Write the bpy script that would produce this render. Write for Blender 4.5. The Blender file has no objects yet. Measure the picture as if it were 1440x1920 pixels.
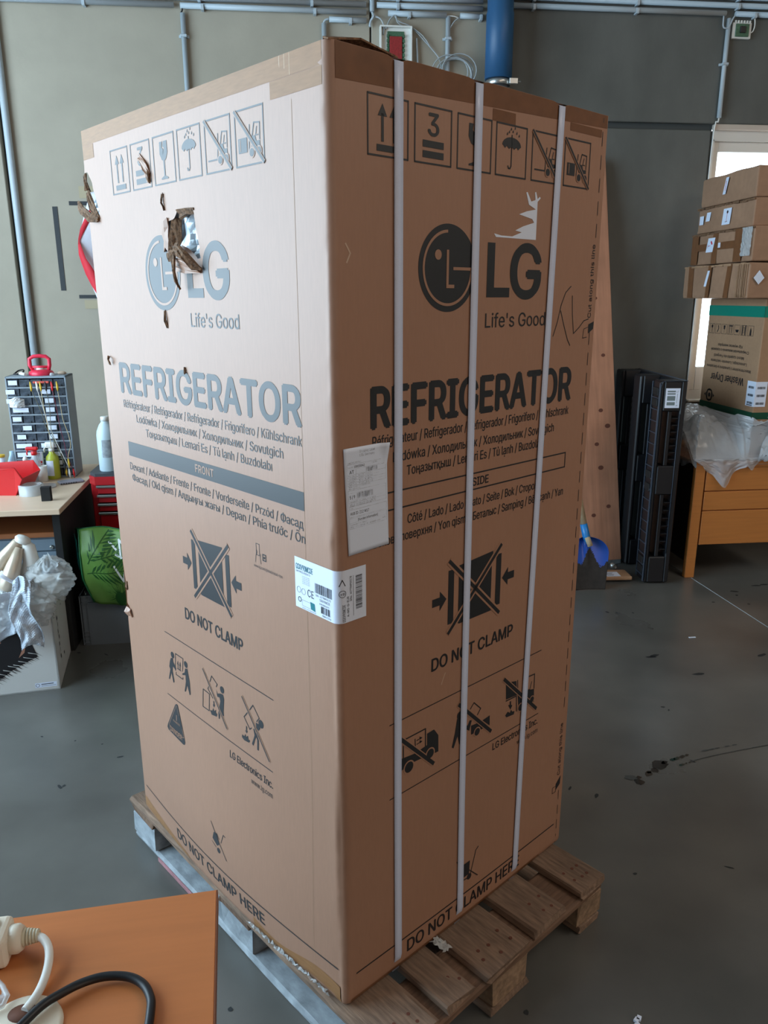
import bpy, bmesh, math, random
from mathutils import Vector, Matrix, Euler, noise
from mathutils.geometry import tessellate_polygon, delaunay_2d_cdt
import numpy as np
random.seed(7)
PI = math.pi
SC = bpy.context.scene
COL = SC.collection

# ---------------------------------------------------------------- camera
cam_d = bpy.data.cameras.new('camera')
cam = bpy.data.objects.new('camera', cam_d)
COL.objects.link(cam)
cam_d.sensor_fit = 'VERTICAL'
cam_d.sensor_height = 36.0
cam_d.lens = 1448.74 / 1920 * 36.0
cam_d.clip_start = 0.02
yaw, pitch, roll = math.radians(47.217 + 36.5), -0.2708, -0.0018
fw = Vector((math.cos(yaw) * math.cos(pitch), math.sin(yaw) * math.cos(pitch), math.sin(pitch)))
rt = Vector((math.sin(yaw), -math.cos(yaw), 0))
up = rt.cross(fw)
rt2 = rt * math.cos(roll) + up * math.sin(roll)
up2 = up * math.cos(roll) - rt * math.sin(roll)
m = Matrix((rt2, up2, -fw)).transposed().to_4x4()
m.translation = Vector((-2.074, -4.97, 1.657))
cam.matrix_world = m
SC.camera = cam
# ---------------------------------------------------------------- world, lights, exposure
SC.view_settings.view_transform = 'Standard'
SC.view_settings.look = 'None'
SC.view_settings.gamma = 1.0
SC.view_settings.use_curve_mapping = False
SC.view_settings.exposure = 0.1
w = bpy.data.worlds.new('sky'); SC.world = w; w.use_nodes = True
bg = w.node_tree.nodes['Background']
bg.inputs[0].default_value = (0.76, 0.93, 1.06, 1)
bg.inputs[1].default_value = 5.0

def area(name, loc, target, sx, sy, power, col):
    l = bpy.data.lights.new(name, 'AREA'); l.shape = 'RECTANGLE'; l.size = sx; l.size_y = sy
    l.energy = power; l.color = col
    o = bpy.data.objects.new(name, l); COL.objects.link(o)
    o.location = loc
    o.rotation_euler = (Vector(target) - Vector(loc)).to_track_quat('-Z', 'Y').to_euler()
    return o
# daylight through the tall windows of the left wall, plus an added warm fill behind the camera, no window there
area('window_light_left', (-5.12, -2.85, 2.10), (0, -2.85, 2.10), 3.7, 2.8, 101, (0.61, 0.95, 1.22))
area('rear_fill', (0.9, -9.3, 2.6), (0.9, 0, 2.2), 3.0, 2.0, 60, (1.0, 0.76, 0.58))
area('ceiling_fill', (1.6, -4.4, 4.35), (1.6, -4.4, 0), 2.0, 2.6, 72, (1.0, 0.88, 0.76))  # added overhead fill for the floor and carton side, no opening above

# ---------------------------------------------------------------- materials
def L(r, g, b):
    f = lambda v: (v / 255 / 12.92) if v / 255 <= 0.04045 else ((v / 255 + 0.055) / 1.055) ** 2.4
    return (f(r), f(g), f(b), 1.0)
MATS = {}
def mat(name, rgb, rough=0.6, metal=0.0, var=0.0, scale=8.0, stretch=(1, 1, 1), bump=0.0, bscale=None, spec=0.5, alpha=1.0,
        trans=0.0, var2=0.0, scale2=1.5, rvar=0.0, emit=None, coat=0.0, detail=4):
    if name in MATS: return MATS[name]
    mt = bpy.data.materials.new(name); mt.use_nodes = True
    nt = mt.node_tree; N = nt.nodes; K = nt.links
    b = N['Principled BSDF']
    base = L(*rgb)
    b.inputs['Base Color'].default_value = base
    b.inputs['Roughness'].default_value = rough
    b.inputs['Metallic'].default_value = metal
    b.inputs['Specular IOR Level'].default_value = spec
    b.inputs['Alpha'].default_value = alpha
    b.inputs['Transmission Weight'].default_value = trans
    b.inputs['Coat Weight'].default_value = coat
    if emit:
        b.inputs['Emission Color'].default_value = L(*emit[:3]); b.inputs['Emission Strength'].default_value = emit[3]
    if var or bump or var2:
        tc = N.new('ShaderNodeTexCoord'); mp = N.new('ShaderNodeMapping')
        mp.inputs['Scale'].default_value = stretch
        K.new(tc.outputs['Object'], mp.inputs[0])
        n1 = N.new('ShaderNodeTexNoise'); n1.inputs['Scale'].default_value = scale; n1.inputs['Detail'].default_value = detail
        K.new(mp.outputs[0], n1.inputs['Vector'])
        last = None
        def mixmul(src, amount, prev):
            mr = N.new('ShaderNodeMapRange'); mr.inputs[1].default_value = 0.3; mr.inputs[2].default_value = 0.7
            mr.inputs[3].default_value = 1 - amount; mr.inputs[4].default_value = 1 + amount * 0.6
            K.new(src, mr.inputs[0])
            mx = N.new('ShaderNodeVectorMath'); mx.operation = 'SCALE'
            if prev is None: mx.inputs[0].default_value = base[:3]
            else: K.new(prev, mx.inputs[0])
            K.new(mr.outputs[0], mx.inputs['Scale'])
            return mx.outputs[0]
        if var: last = mixmul(n1.outputs[0], var, last)
        if var2:
            n2 = N.new('ShaderNodeTexNoise'); n2.inputs['Scale'].default_value = scale2; n2.inputs['Detail'].default_value = 6
            K.new(tc.outputs['Object'], n2.inputs['Vector'])
            last = mixmul(n2.outputs[0], var2, last)
            if rvar:
                mr = N.new('ShaderNodeMapRange'); mr.inputs[3].default_value = rough - rvar; mr.inputs[4].default_value = rough + rvar
                K.new(n2.outputs[0], mr.inputs[0]); K.new(mr.outputs[0], b.inputs['Roughness'])
        if last is not None: K.new(last, b.inputs['Base Color'])
        if bump:
            nb = n1
            if bscale:
                nb = N.new('ShaderNodeTexNoise'); nb.inputs['Scale'].default_value = bscale; nb.inputs['Detail'].default_value = 3
                K.new(mp.outputs[0], nb.inputs['Vector'])
            bp = N.new('ShaderNodeBump'); bp.inputs['Strength'].default_value = bump; bp.inputs['Distance'].default_value = 0.004
            K.new(nb.outputs[0], bp.inputs['Height']); K.new(bp.outputs[0], b.inputs['Normal'])
    MATS[name] = mt
    return mt

CONC_L = mat('concrete_light', (168, 160, 145), 0.85, var=0.06, scale=5, var2=0.11, scale2=0.9, bump=0.12, bscale=60, spec=0.25)
CONC_D = mat('concrete_dark_shaded', (104, 105, 101), 0.85, var=0.16, scale=3, var2=0.22, scale2=1.1, bump=0.12, bscale=60, spec=0.25, stretch=(1.6, 1, 0.8))  # darker concrete tone, with the dimmer light at right partly put into it
CONC_J = mat('concrete_joint', (70, 74, 74), 0.9)
FLOOR = mat('concrete_floor', (96, 95, 91), 0.30, var=0.16, scale=4.0, var2=0.26, scale2=1.6, bump=0.03, bscale=30, rvar=0.08, spec=0.6, detail=8)
PLASTER = mat('plaster', (150, 150, 145), 0.9, var=0.05)
KRAFT = mat('kraft_cardboard', (162, 121, 97), 0.50, var=0.045, scale=220, stretch=(1, 1, 0.12), var2=0.04, scale2=3, spec=0.80)
KRAFT_IN = mat('kraft_inside', (122, 90, 64), 0.85, var=0.7, scale=160, bump=0.6)
KRAFT2 = mat('kraft_cardboard_plain', (165, 130, 100), 0.7, var=0.05, scale=60, var2=0.08, scale2=4)
KRAFT_OLD = mat('kraft_cardboard_worn', (158, 122, 96), 0.7, var=0.08, scale=30, var2=0.12, scale2=5)
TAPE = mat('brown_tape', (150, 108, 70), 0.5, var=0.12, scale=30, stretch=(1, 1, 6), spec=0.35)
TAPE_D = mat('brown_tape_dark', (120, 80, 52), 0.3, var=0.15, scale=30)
INK = mat('black_ink', (22, 23, 28), 0.48, spec=0.78)
INK_S = mat('label_ink', (38, 42, 52), 0.55)
TEAL = mat('teal_ink', (20, 120, 130), 0.5)
PAPER = mat('white_paper', (222, 232, 250), 0.45, spec=0.5)
STRAP = mat('white_strap', (220, 230, 255), 0.35, var=0.05, scale=400, stretch=(1, 1, 3), alpha=0.88)
SILVER = mat('silver_wrap', (214, 226, 236), 0.3, metal=0.3, bump=0.8, bscale=35, var=0.2, scale=20)
WOOD_P = mat('pallet_wood', (132, 108, 90), 0.8, var=0.38, scale=14, stretch=(9, 1, 5), var2=0.28, scale2=7, bump=0.35, bscale=30)
WOOD_PX = mat('pallet_wood_cross', (112, 86, 68), 0.8, var=0.3, scale=14, stretch=(1, 9, 5), var2=0.28, scale2=7, bump=0.35, bscale=30)
WOOD_PB = mat('pallet_block_painted', (150, 158, 164), 0.75, var=0.25, scale=40, stretch=(1, 0.6, 1), var2=0.3, scale2=12, bump=0.4, bscale=60)
WOOD_PK = mat('pallet_block_chip', (148, 122, 98), 0.85, var=0.3, scale=60, var2=0.25, scale2=15, bump=0.5, bscale=80)
PINK = mat('faded_red_paint', (170, 120, 125), 0.8, var=0.3, scale=25)
BEECH = mat('beech_laminate', (186, 112, 62), 0.42, var=0.07, scale=10, stretch=(0.5, 6, 1), var2=0.05, scale2=2)
BEECH_E = mat('beech_edge', (170, 104, 62), 0.45, var=0.05)
DESK_O = mat('orange_beech', (190, 122, 62), 0.45, var=0.08, scale=9, stretch=(0.4, 1, 7))
BIRCH = mat('birch_laminate', (212, 186, 160), 0.4, var=0.04, scale=8, stretch=(0.5, 5, 1))
BLACK = mat('black_plastic', (13, 15, 21), 0.45, var=0.1, scale=20)
BLACK_M = mat('matt_black', (16, 17, 19), 0.7)
DKGREY = mat('dark_grey', (58, 62, 68), 0.5)
GREY_P = mat('grey_pvc', (178, 190, 198), 0.45)
GREY_C = mat('grey_cable', (165, 172, 176), 0.5)
BLUE_D = mat('blue_duct', (40, 88, 130), 0.45, var=0.1, scale=6)
STEEL = mat('steel', (190, 192, 190), 0.3, metal=0.9)
WHITE_P = mat('white_plastic', (225, 225, 220), 0.4)
CREAM_P = mat('cream_plastic', (218, 208, 190), 0.45)
FRAMEW = mat('window_frame_white', (214, 212, 206), 0.45)
RED_P = mat('red_plastic', (206, 30, 34), 0.35)
RED_S = mat('red_suction_plastic', (228, 50, 78), 0.35)
RED_M = mat('red_painted_steel', (176, 26, 34), 0.35, coat=0.3)
ORG_G = mat('grey_blue_steel', (138, 150, 160), 0.45)
DRAWER = mat('smoked_clear_drawer', (74, 82, 92), 0.25, var=0.6, scale=45)
GREYBL = mat('grey_blue_front', (122, 138, 152), 0.5)
CRATE = mat('grey_crate', (112, 120, 128), 0.5, var=0.05)
GREEN_B = mat('green_bag', (98, 142, 62), 0.45, var=0.12, scale=12)
GREEN_D = mat('dark_green_bag', (18, 96, 52), 0.5)
GREEN_L = mat('leaf_print_green', (30, 82, 28), 0.5)
TEAL_B = mat('teal_bag_side', (40, 165, 160), 0.5)
LOGO_W = mat('white_print', (225, 232, 228), 0.5)
WHITEBOX = mat('white_carton', (205, 206, 204), 0.5, var2=0.04, scale2=4)
PRINT_K = mat('carton_print_black', (24, 22, 26), 0.5)
PRINT_C = mat('carton_print_copper', (165, 120, 100), 0.5)
BEIGE_M = mat('champagne_plastic', (196, 180, 160), 0.3, metal=0.2)
FLAG_R = mat('flag_red', (214, 44, 58), 0.7)
FLAG_W = mat('flag_white', (222, 222, 232), 0.75)
TAPE_BK = mat('black_tape', (18, 22, 28), 0.5)
MASK_T = mat('masking_tape', (170, 158, 132), 0.8)
PCB_G = mat('circuit_green', (66, 104, 78), 0.5, var=0.3, scale=120)
PCB_R = mat('circuit_red', (150, 38, 40), 0.5, var=0.3, scale=90)
GREEN_T = mat('green_stripe', (0, 128, 108), 0.5)
PLANKW = mat('shuttering_board', (178, 126, 98), 0.75, var=0.16, scale=6, stretch=(7, 7, 0.5), var2=0.14, scale2=5)
KNOT = mat('wood_knot', (98, 56, 42), 0.8)
SHAFT = mat('worn_shaft_wood', (178, 158, 128), 0.7, var=0.25, scale=30)
BLUE_S = mat('blue_enamel', (22, 72, 160), 0.35)
BLUE_T = mat('blue_tape', (30, 120, 190), 0.35)
DIRT = mat('dried_dirt', (44, 38, 34), 0.9, var=0.3, scale=40)
WATER = mat('water', (40, 40, 40), 0.05, spec=0.8)
DAMP = mat('damp_stain', (66, 70, 70), 0.5)
SCUFF = mat('black_scuff', (36, 40, 42), 0.6)
MORTAR = mat('pale_joint_filler', (150, 156, 158), 0.8)
YELLOW = mat('yellow_insulation', (214, 176, 50), 0.45)
GREENLQ = mat('green_liquid_bottle', (178, 186, 60), 0.35)
HDPE = mat('translucent_hdpe', (196, 216, 226), 0.4, alpha=0.92)
CLEARP = mat('clear_plastic', (215, 220, 222), 0.2, alpha=0.55)

def film(name, rgb, alpha, rough, strength, scale):
    if name in MATS: return MATS[name]
    m_ = mat(name, rgb, rough, alpha=alpha, bump=strength, bscale=scale, spec=0.8, var=0.1, scale=6)
    return m_
FILM = film('plastic_film', (204, 212, 220), 0.55, 0.22, 0.9, 26)
FILM_B = film('plastic_bag_film', (222, 226, 226), 0.40, 0.3, 0.8, 22)
BUBBLE = film('bubble_wrap', (214, 226, 240), 0.8, 0.2, 1.0, 160)
def glass():
    mt = bpy.data.materials.new('window_glass'); mt.use_nodes = True
    nt = mt.node_tree; nt.nodes.clear()
    o = nt.nodes.new('ShaderNodeOutputMaterial'); t = nt.nodes.new('ShaderNodeBsdfTransparent'); g = nt.nodes.new('ShaderNodeBsdfGlossy')
    g.inputs['Roughness'].default_value = 0.02
    mx = nt.nodes.new('ShaderNodeMixShader'); mx.inputs[0].default_value = 0.06
    nt.links.new(t.outputs[0], mx.inputs[1]); nt.links.new(g.outputs[0], mx.inputs[2]); nt.links.new(mx.outputs[0], o.inputs[0])
    return mt
GLASS = glass()

# ---------------------------------------------------------------- object helpers
def props(o, label=None, cat=None, group=None, kind=None):
    if label: o['label'] = label
    if cat: o['category'] = cat
    if group: o['group'] = group
    if kind: o['kind'] = kind
    return o
def empty(name, loc=(0, 0, 0), rz=0.0, label=None, cat=None, group=None, kind=None, rot=None):
    o = bpy.data.objects.new(name, None); COL.objects.link(o)
    o.location = loc; o.rotation_euler = rot if rot else (0, 0, rz); o.empty_display_size = 0.1
    return props(o, label, cat, group, kind)
def dup(o, parent=None):
    c = o.copy(); COL.objects.link(c)
    if parent is not None: c.parent = parent
    for ch in list(o.children): dup(ch, c)
    return c

class B:
    def __init__(s): s.bm = bmesh.new(); s.mats = []; s.mi = 0
    def use(s, m_):
        if m_ not in s.mats: s.mats.append(m_)
        s.mi = s.mats.index(m_); return s
    def _f(s, fs, smooth=False):
        for f in fs: f.material_index = s.mi; f.smooth = smooth
    def box(s, a, b, bev=0.0, mtx=None, seg=1):
        x0, y0, z0 = a; x1, y1, z1 = b
        vs = [s.bm.verts.new(v) for v in ((x0, y0, z0), (x1, y0, z0), (x1, y1, z0), (x0, y1, z0), (x0, y0, z1), (x1, y0, z1), (x1, y1, z1), (x0, y1, z1))]
        fs = [s.bm.faces.new([vs[i] for i in q]) for q in ((3, 2, 1, 0), (4, 5, 6, 7), (0, 1, 5, 4), (1, 2, 6, 5), (2, 3, 7, 6), (3, 0, 4, 7))]
        s._f(fs)
        if bev:
            r = bmesh.ops.bevel(s.bm, geom=list({e for f in fs for e in f.edges}), offset=bev, segments=seg, affect='EDGES', profile=0.5)
            s._f(r['faces']); vs = list({v for f in fs if f.is_valid for v in f.verts} | {v for f in r['faces'] for v in f.verts})
        if mtx: 
            for v in vs: v.co = mtx @ v.co
        return vs
    def frame(s, p0, p1):
        d = (p1 - p0); l = d.length; d.normalize()
        a = Vector((0, 0, 1)) if abs(d.z) < 0.95 else Vector((1, 0, 0))
        u = d.cross(a).normalized(); v = u.cross(d)
        return u, v
    def tube(s, pts, r, seg=8, cap=True, smooth=True, rs=None, closed=False):
        pts = [Vector(p) for p in pts]; rings = []; n = len(pts)
        for i, p in enumerate(pts):
            if closed: a, b = pts[i - 1], pts[(i + 1) % n]
            else: a, b = pts[max(i - 1, 0)], pts[min(i + 1, n - 1)]
            u, v = s.frame(a, b); rr = rs[i] if rs else r
            if rings:
                # keep rotation continuous
                pu = prev_u - (b - a).normalized() * prev_u.dot((b - a).normalized())
                if pu.length > 1e-6: u = pu.normalized(); v = u.cross((b - a).normalized())
            prev_u = u
            rings.append([s.bm.verts.new(p + (u * math.cos(2 * PI * k / seg) + v * math.sin(2 * PI * k / seg)) * rr) for k in range(seg)])
        fs = []
        for i in range(n if closed else n - 1):
            A, C = rings[i], rings[(i + 1) % n]
            for k in range(seg):
                fs.append(s.bm.faces.new((A[k], A[(k + 1) % seg], C[(k + 1) % seg], C[k])))
        s._f(fs, smooth)
        if cap and not closed: s._f([s.bm.faces.new(rings[0][::-1]), s.bm.faces.new(rings[-1])])
        return s
    def lathe(s, prof, c=(0, 0, 0), seg=20, smooth=True, cap=True, sx=1.0, sy=1.0, rz=0.0):
        rings = []
        for r, z in prof:
            rings.append([s.bm.verts.new((c[0] + r * (math.cos(rz) * sx * math.cos(2 * PI * k / seg) - math.sin(rz) * sy * math.sin(2 * PI * k / seg)),
                                          c[1] + r * (math.sin(rz) * sx * math.cos(2 * PI * k / seg) + math.cos(rz) * sy * math.sin(2 * PI * k / seg)), c[2] + z)) for k in range(seg)])
        fs = []
        for A, C in zip(rings, rings[1:]):
            for k in range(seg): fs.append(s.bm.faces.new((A[k], A[(k + 1) % seg], C[(k + 1) % seg], C[k])))
        s._f(fs, smooth)
        if cap: s._f([s.bm.faces.new(rings[0][::-1]), s.bm.faces.new(rings[-1])])
        return s
    def grid(s, fn, nu, nv, smooth=True, skip=None):
        V = [[s.bm.verts.new(fn(i / nu, j / nv)) for j in range(nv + 1)] for i in range(nu + 1)]
        fs = []
        for i in range(nu):
            for j in range(nv):
                if skip and skip((i + .5) / nu, (j + .5) / nv): continue
                fs.append(s.bm.faces.new((V[i][j], V[i + 1][j], V[i + 1][j + 1], V[i][j + 1])))
        s._f(fs, smooth)
        return V
    def prism(s, pts, ax, d0, d1):
        # extrude a 2d outline: ax 'x','y','z' is the extrusion axis
        def P(p, d): return {'x': (d, p[0], p[1]), 'y': (p[0], d, p[1]), 'z': (p[0], p[1], d)}[ax]
        a = [s.bm.verts.new(P(p, d0)) for p in pts]; b = [s.bm.verts.new(P(p, d1)) for p in pts]
        n = len(pts); fs = [s.bm.faces.new((a[i], a[(i + 1) % n], b[(i + 1) % n], b[i])) for i in range(n)]
        for loop in (a, b):
            for t in tessellate_polygon([[v.co for v in loop]]): fs.append(s.bm.faces.new([loop[i] for i in t]))
        s._f(fs); return s
    def obj(s, name, m_=None, parent=None, loc=None, rot=None, label=None, cat=None, group=None, kind=None, thick=0.0, normals=True):
        if normals: bmesh.ops.recalc_face_normals(s.bm, faces=s.bm.faces)
        me = bpy.data.meshes.new(name); s.bm.to_mesh(me); s.bm.free()
        for q in (s.mats or [m_]): me.materials.append(q)
        o = bpy.data.objects.new(name, me); COL.objects.link(o)
        if parent is not None: o.parent = parent
        if loc: o.location = loc
        if rot: o.rotation_euler = rot
        if thick:
            md = o.modifiers.new('solid', 'SOLIDIFY'); md.thickness = thick; md.offset = 0
        return props(o, label, cat, group, kind)
def bx(name, a, b, m_, parent=None, bev=0.0, **k):
    q = B(); q.box(a, b, bev); return q.obj(name, m_, parent, **k)

# ---------------------------------------------------------------- printing: flat ink laid on a surface
_tc = {}
try:
    FONT = bpy.data.fonts.load(bpy.utils.system_resource('DATAFILES', path='fonts') + '/Inter.woff2')   # Blender's own interface typeface
except Exception:
    FONT = None
def text_mesh(s, bold=0.0, res=3):
    """outline text as flat triangles: constrained triangulation, triangles kept where the outline's winding is not zero"""
    if s in _tc: return _tc[s]
    c = bpy.data.curves.new('t', 'FONT'); c.body = s; c.font = FONT or c.font
    o = bpy.data.objects.new('t', c); COL.objects.link(o)
    dg = bpy.context.evaluated_depsgraph_get(); dg.update()
    cu = o.evaluated_get(dg).to_curve(dg)
    loops = []
    for sp in cu.splines:
        P = sp.bezier_points; L_ = []
        for i in range(len(P)):
            p0, p1 = P[i], P[(i + 1) % len(P)]
            a, b_, c_, d = (np.array(v.xy) for v in (p0.co, p0.handle_right, p1.handle_left, p1.co))
            u1, u2 = b_ - a, d - a
            straight = abs(u1[0] * u2[1] - u1[1] * u2[0]) < 1e-4 and abs((c_ - a)[0] * u2[1] - (c_ - a)[1] * u2[0]) < 1e-4
            for k in range(1 if straight else res):
                t = k / res; L_.append(a * (1 - t) ** 3 + 3 * b_ * t * (1 - t) ** 2 + 3 * c_ * t * t * (1 - t) + d * t ** 3)
        if len(L_) > 2: loops.append(np.array(L_))
    pts = [tuple(p) for l in loops for p in l]; ed = []; n = 0
    for l in loops: ed += [(n + i, n + (i + 1) % len(l)) for i in range(len(l))]; n += len(l)
    vs, _e, fs, *_r = delaunay_2d_cdt([Vector(p) for p in pts], ed, [], 0, 1e-5)
    V = np.array([tuple(v) for v in vs]); F = np.array([tuple(f) for f in fs])
    C_ = V[F].mean(1); wn = np.zeros(len(F), int)
    for l in loops:
        lo, hi = l.min(0) - 1e-6, l.max(0) + 1e-6
        sel = np.where((C_[:, 0] > lo[0]) & (C_[:, 0] < hi[0]) & (C_[:, 1] > lo[1]) & (C_[:, 1] < hi[1]))[0]
        if not len(sel): continue
        x, y = C_[sel, 0][:, None], C_[sel, 1][:, None]; A_, B_ = l, np.roll(l, -1, 0)
        up_ = (A_[:, 1] <= y) & (B_[:, 1] > y); dn = (A_[:, 1] > y) & (B_[:, 1] <= y)
        side_ = (B_[:, 0] - A_[:, 0]) * (y - A_[:, 1]) - (x - A_[:, 0]) * (B_[:, 1] - A_[:, 1])
        wn[sel] += (up_ & (side_ > 0)).sum(1) - (dn & (side_ < 0)).sum(1)
    keep = [tuple(int(i) for i in f) for f in F[wn != 0]]
    used = sorted({i for f in keep for i in f}); mp = {v: k for k, v in enumerate(used)}
    out = ([(float(V[i][0]), float(V[i][1])) for i in used], [tuple(mp[i] for i in f) for f in keep])
    bpy.data.objects.remove(o); bpy.data.curves.remove(c)
    _tc[s] = out; return out
CAPH = max(v[1] for v in text_mesh('H')[0])
class Ink:
    """flat ink shapes in (u, z) metres, laid on a surface by a mapping function (u, z, height)"""
    def __init__(s, mp, skip=None): s.mp = mp; s.V = []; s.F = []; s.M = []; s.mats = []; s.skip = skip; s.step = 0.025
    def _m(s, m_):
        if m_ not in s.mats: s.mats.append(m_)
        return s.mats.index(m_)
    def add(s, vs, fs, m_, off):
        b = len(s.V); mi = s._m(m_)
        for f in fs:
            if s.skip:
                cx = sum(vs[i][0] for i in f) / len(f); cz = sum(vs[i][1] for i in f) / len(f)
                if s.skip(cx, cz): continue
            s.F.append([b + i for i in f]); s.M.append(mi)
        s.V += [s.mp(u, z, off) for u, z in vs]
    def text(s, t, u0, u1, z, cap, m_, bold=0.0, off=0.0006, rot=False, inv=False):
        vs, fs = text_mesh(t, bold)
        x0 = min(v[0] for v in vs); x1 = max(v[0] for v in vs); k = (u1 - u0) / (x1 - x0); kz = cap / CAPH
        q = [((x - x0) * k, y * kz) for x, y in vs]
        if rot: q = [(z - b_, u0 + a_) for a_, b_ in q]
        elif inv: q = [(u1 - a_, z - b_) for a_, b_ in q]
        else: q = [(u0 + a_, z + b_) for a_, b_ in q]
        s.add(q, fs, m_, off)
        d = bold * 0.55 * kz          # heavier weight: the same ink laid down again, a hair to each side
        if bold:
            for i, (dx, dy) in enumerate(((d, 0), (-d, 0), (0, d * .7), (0, -d * .7))): s.add([(a_ + dx, b_ + dy) for a_, b_ in q], fs, m_, off + .00002 * (i + 1))
    def poly(s, pts, m_, off=0.0006):
        tr = tessellate_polygon([[Vector((a, b, 0)) for a, b in pts]])
        s.add(pts, tr, m_, off)
    def rect(s, u0, z0, u1, z1, m_, off=0.0006, step=0.025):
        nu = max(1, int(abs(u1 - u0) / step)); nz = max(1, int(abs(z1 - z0) / step))
        vs = [(u0 + (u1 - u0) * i / nu, z0 + (z1 - z0) * j / nz) for i in range(nu + 1) for j in range(nz + 1)]
        fs = [(i * (nz + 1) + j, (i + 1) * (nz + 1) + j, (i + 1) * (nz + 1) + j + 1, i * (nz + 1) + j + 1) for i in range(nu) for j in range(nz)]
        s.add(vs, fs, m_, off)
    def stroke(s, pts, wd, m_, off=0.0006, wz=None):
        for (a, b), (c, d) in zip(pts, pts[1:]):
            l = math.hypot(c - a, d - b)
            if l < 1e-6: continue
            nx, nz = -(d - b) / l * wd / 2, (c - a) / l * wd / 2
            ex, ez = (c - a) / l * wd * 0.35, (d - b) / l * wd * 0.35
            n = max(1, int(l / s.step)); vs = []
            A = (a - ex, b - ez); C = (c + ex, d + ez)
            for i in range(n + 1):
                t = i / n; px = A[0] + (C[0] - A[0]) * t; pz = A[1] + (C[1] - A[1]) * t
                vs += [(px + nx, pz + nz), (px - nx, pz - nz)]
            s.add(vs, [(2 * i, 2 * i + 1, 2 * i + 3, 2 * i + 2) for i in range(n)], m_, off)
    def ring(s, cu, cz, r0, r1, m_, off=0.0006, a0=0, a1=360, seg=40):
        n = max(3, int(seg * abs(a1 - a0) / 360)); vs = []; nr = 1 if r0 > 0 else 3
        rs = [r0 + (r1 - r0) * k / nr for k in range(nr + 1)]
        for i in range(n + 1):
            t = math.radians(a0 + (a1 - a0) * i / n)
            for r in rs: vs.append((cu + r * math.cos(t), cz + r * math.sin(t)))
        q = nr + 1
        fs = [(i * q + k, i * q + k + 1, (i + 1) * q + k + 1, (i + 1) * q + k) for i in range(n) for k in range(nr)]
        s.add(vs, fs, m_, off)
    def frame(s, u0, z0, u1, z1, wd, m_, off=0.0006):
        s.stroke([(u0, z0), (u1, z0), (u1, z1), (u0, z1), (u0, z0)], wd, m_, off)
    def shapes(s, lst, m_, ground):
        for k, wd, lay, pts in lst:
            mm = ground if lay == 1 else m_; off = 0.0006 + 0.0003 * lay
            if k == 'p': s.poly(pts, mm, off)
            elif k in 'sh': s.stroke(pts, wd, mm, off)
            elif k == 'c': s.ring(pts[0][0], pts[0][1], 0, wd, mm, off, seg=24)
    def barcode(s, u0, z0, u1, z1, m_, off, vert=True, seed=1):
        r = random.Random(seed); a = u0 if vert else z0; e = u1 if vert else z1
        while a < e:
            wd = r.choice((.0005, .0009, .0014)); 
            if vert: s.rect(a, z0, min(a + wd, e), z1, m_, off)
            else: s.rect(u0, a, u1, min(a + wd, e), m_, off)
            a += wd + r.choice((.0006, .0009, .0013))
    def obj(s, name, parent, **k):
        me = bpy.data.meshes.new(name); me.from_pydata(s.V, [], s.F)
        for q in s.mats: me.materials.append(q)
        me.polygons.foreach_set('material_index', s.M)
        o = bpy.data.objects.new(name, me); COL.objects.link(o); o.parent = parent
        return props(o, **k)

# ================================================================ the setting
S = dict(kind='structure')
bx('floor', (-5.3, -10, -0.1), (4.6, 0.3, 0), FLOOR, **S)
bx('ceiling', (-5.3, -10, 4.4), (4.6, 0.3, 4.5), PLASTER, **S)
bx('wall_right', (4.5, -10, 0), (4.6, 0, 4.4), PLASTER, **S)
bx('wall_rear', (-5.2, -9.6, 0), (4.5, -9.5, 4.4), PLASTER, **S)
wl = empty('wall_left', (-5.2, 0, 0), **S)
for a, b in (((-.1, -9.5, 0), (0, 0, .7)), ((-.1, -9.5, 3.6), (0, 0, 4.4)), ((-.1, -9.5, .7), (0, -4.8, 3.6)), ((-.1, -.9, .7), (0, 0, 3.6))):
    bx('panel', a, b, PLASTER, wl)
wf = B()
for y in (-4.8, -3.85, -2.9, -1.95, -.97): wf.box((-.08, y, .7), (-.02, y + .07, 3.6))
wf.box((-.08, -4.8, .7), (-.02, -.9, .77)); wf.box((-.08, -4.8, 3.53), (-.02, -.9, 3.6))
props(wf.obj('window_2', FRAMEW), kind='structure').location = (-5.2, 0, 0)
# back wall of precast concrete panels with recessed joints
wb = empty('wall_back', (0, 0, 0), **S)
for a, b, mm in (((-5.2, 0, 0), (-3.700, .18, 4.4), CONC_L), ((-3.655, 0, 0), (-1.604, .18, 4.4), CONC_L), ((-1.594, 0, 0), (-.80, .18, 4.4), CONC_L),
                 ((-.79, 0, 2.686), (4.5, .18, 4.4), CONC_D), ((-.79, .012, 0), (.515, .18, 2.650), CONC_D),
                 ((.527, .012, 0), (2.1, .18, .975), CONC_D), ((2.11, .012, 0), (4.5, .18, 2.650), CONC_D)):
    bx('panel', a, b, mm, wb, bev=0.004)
for a, b in (((-3.70, .04, 0), (-3.655, .17, 4.4)), ((-1.604, .02, 0), (-1.594, .17, 4.4)), ((-.80, .02, 0), (-.79, .17, 4.4)),
             ((-.79, .035, 2.650), (.53, .17, 2.686)), ((2.1, .035, 2.650), (4.5, .17, 2.686)), ((.515, .03, 0), (.527, .17, 2.65)), ((2.1, .03, 0), (2.11, .17, 2.65))):
    bx('panel_joint', a, b, CONC_J, wb)
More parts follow.
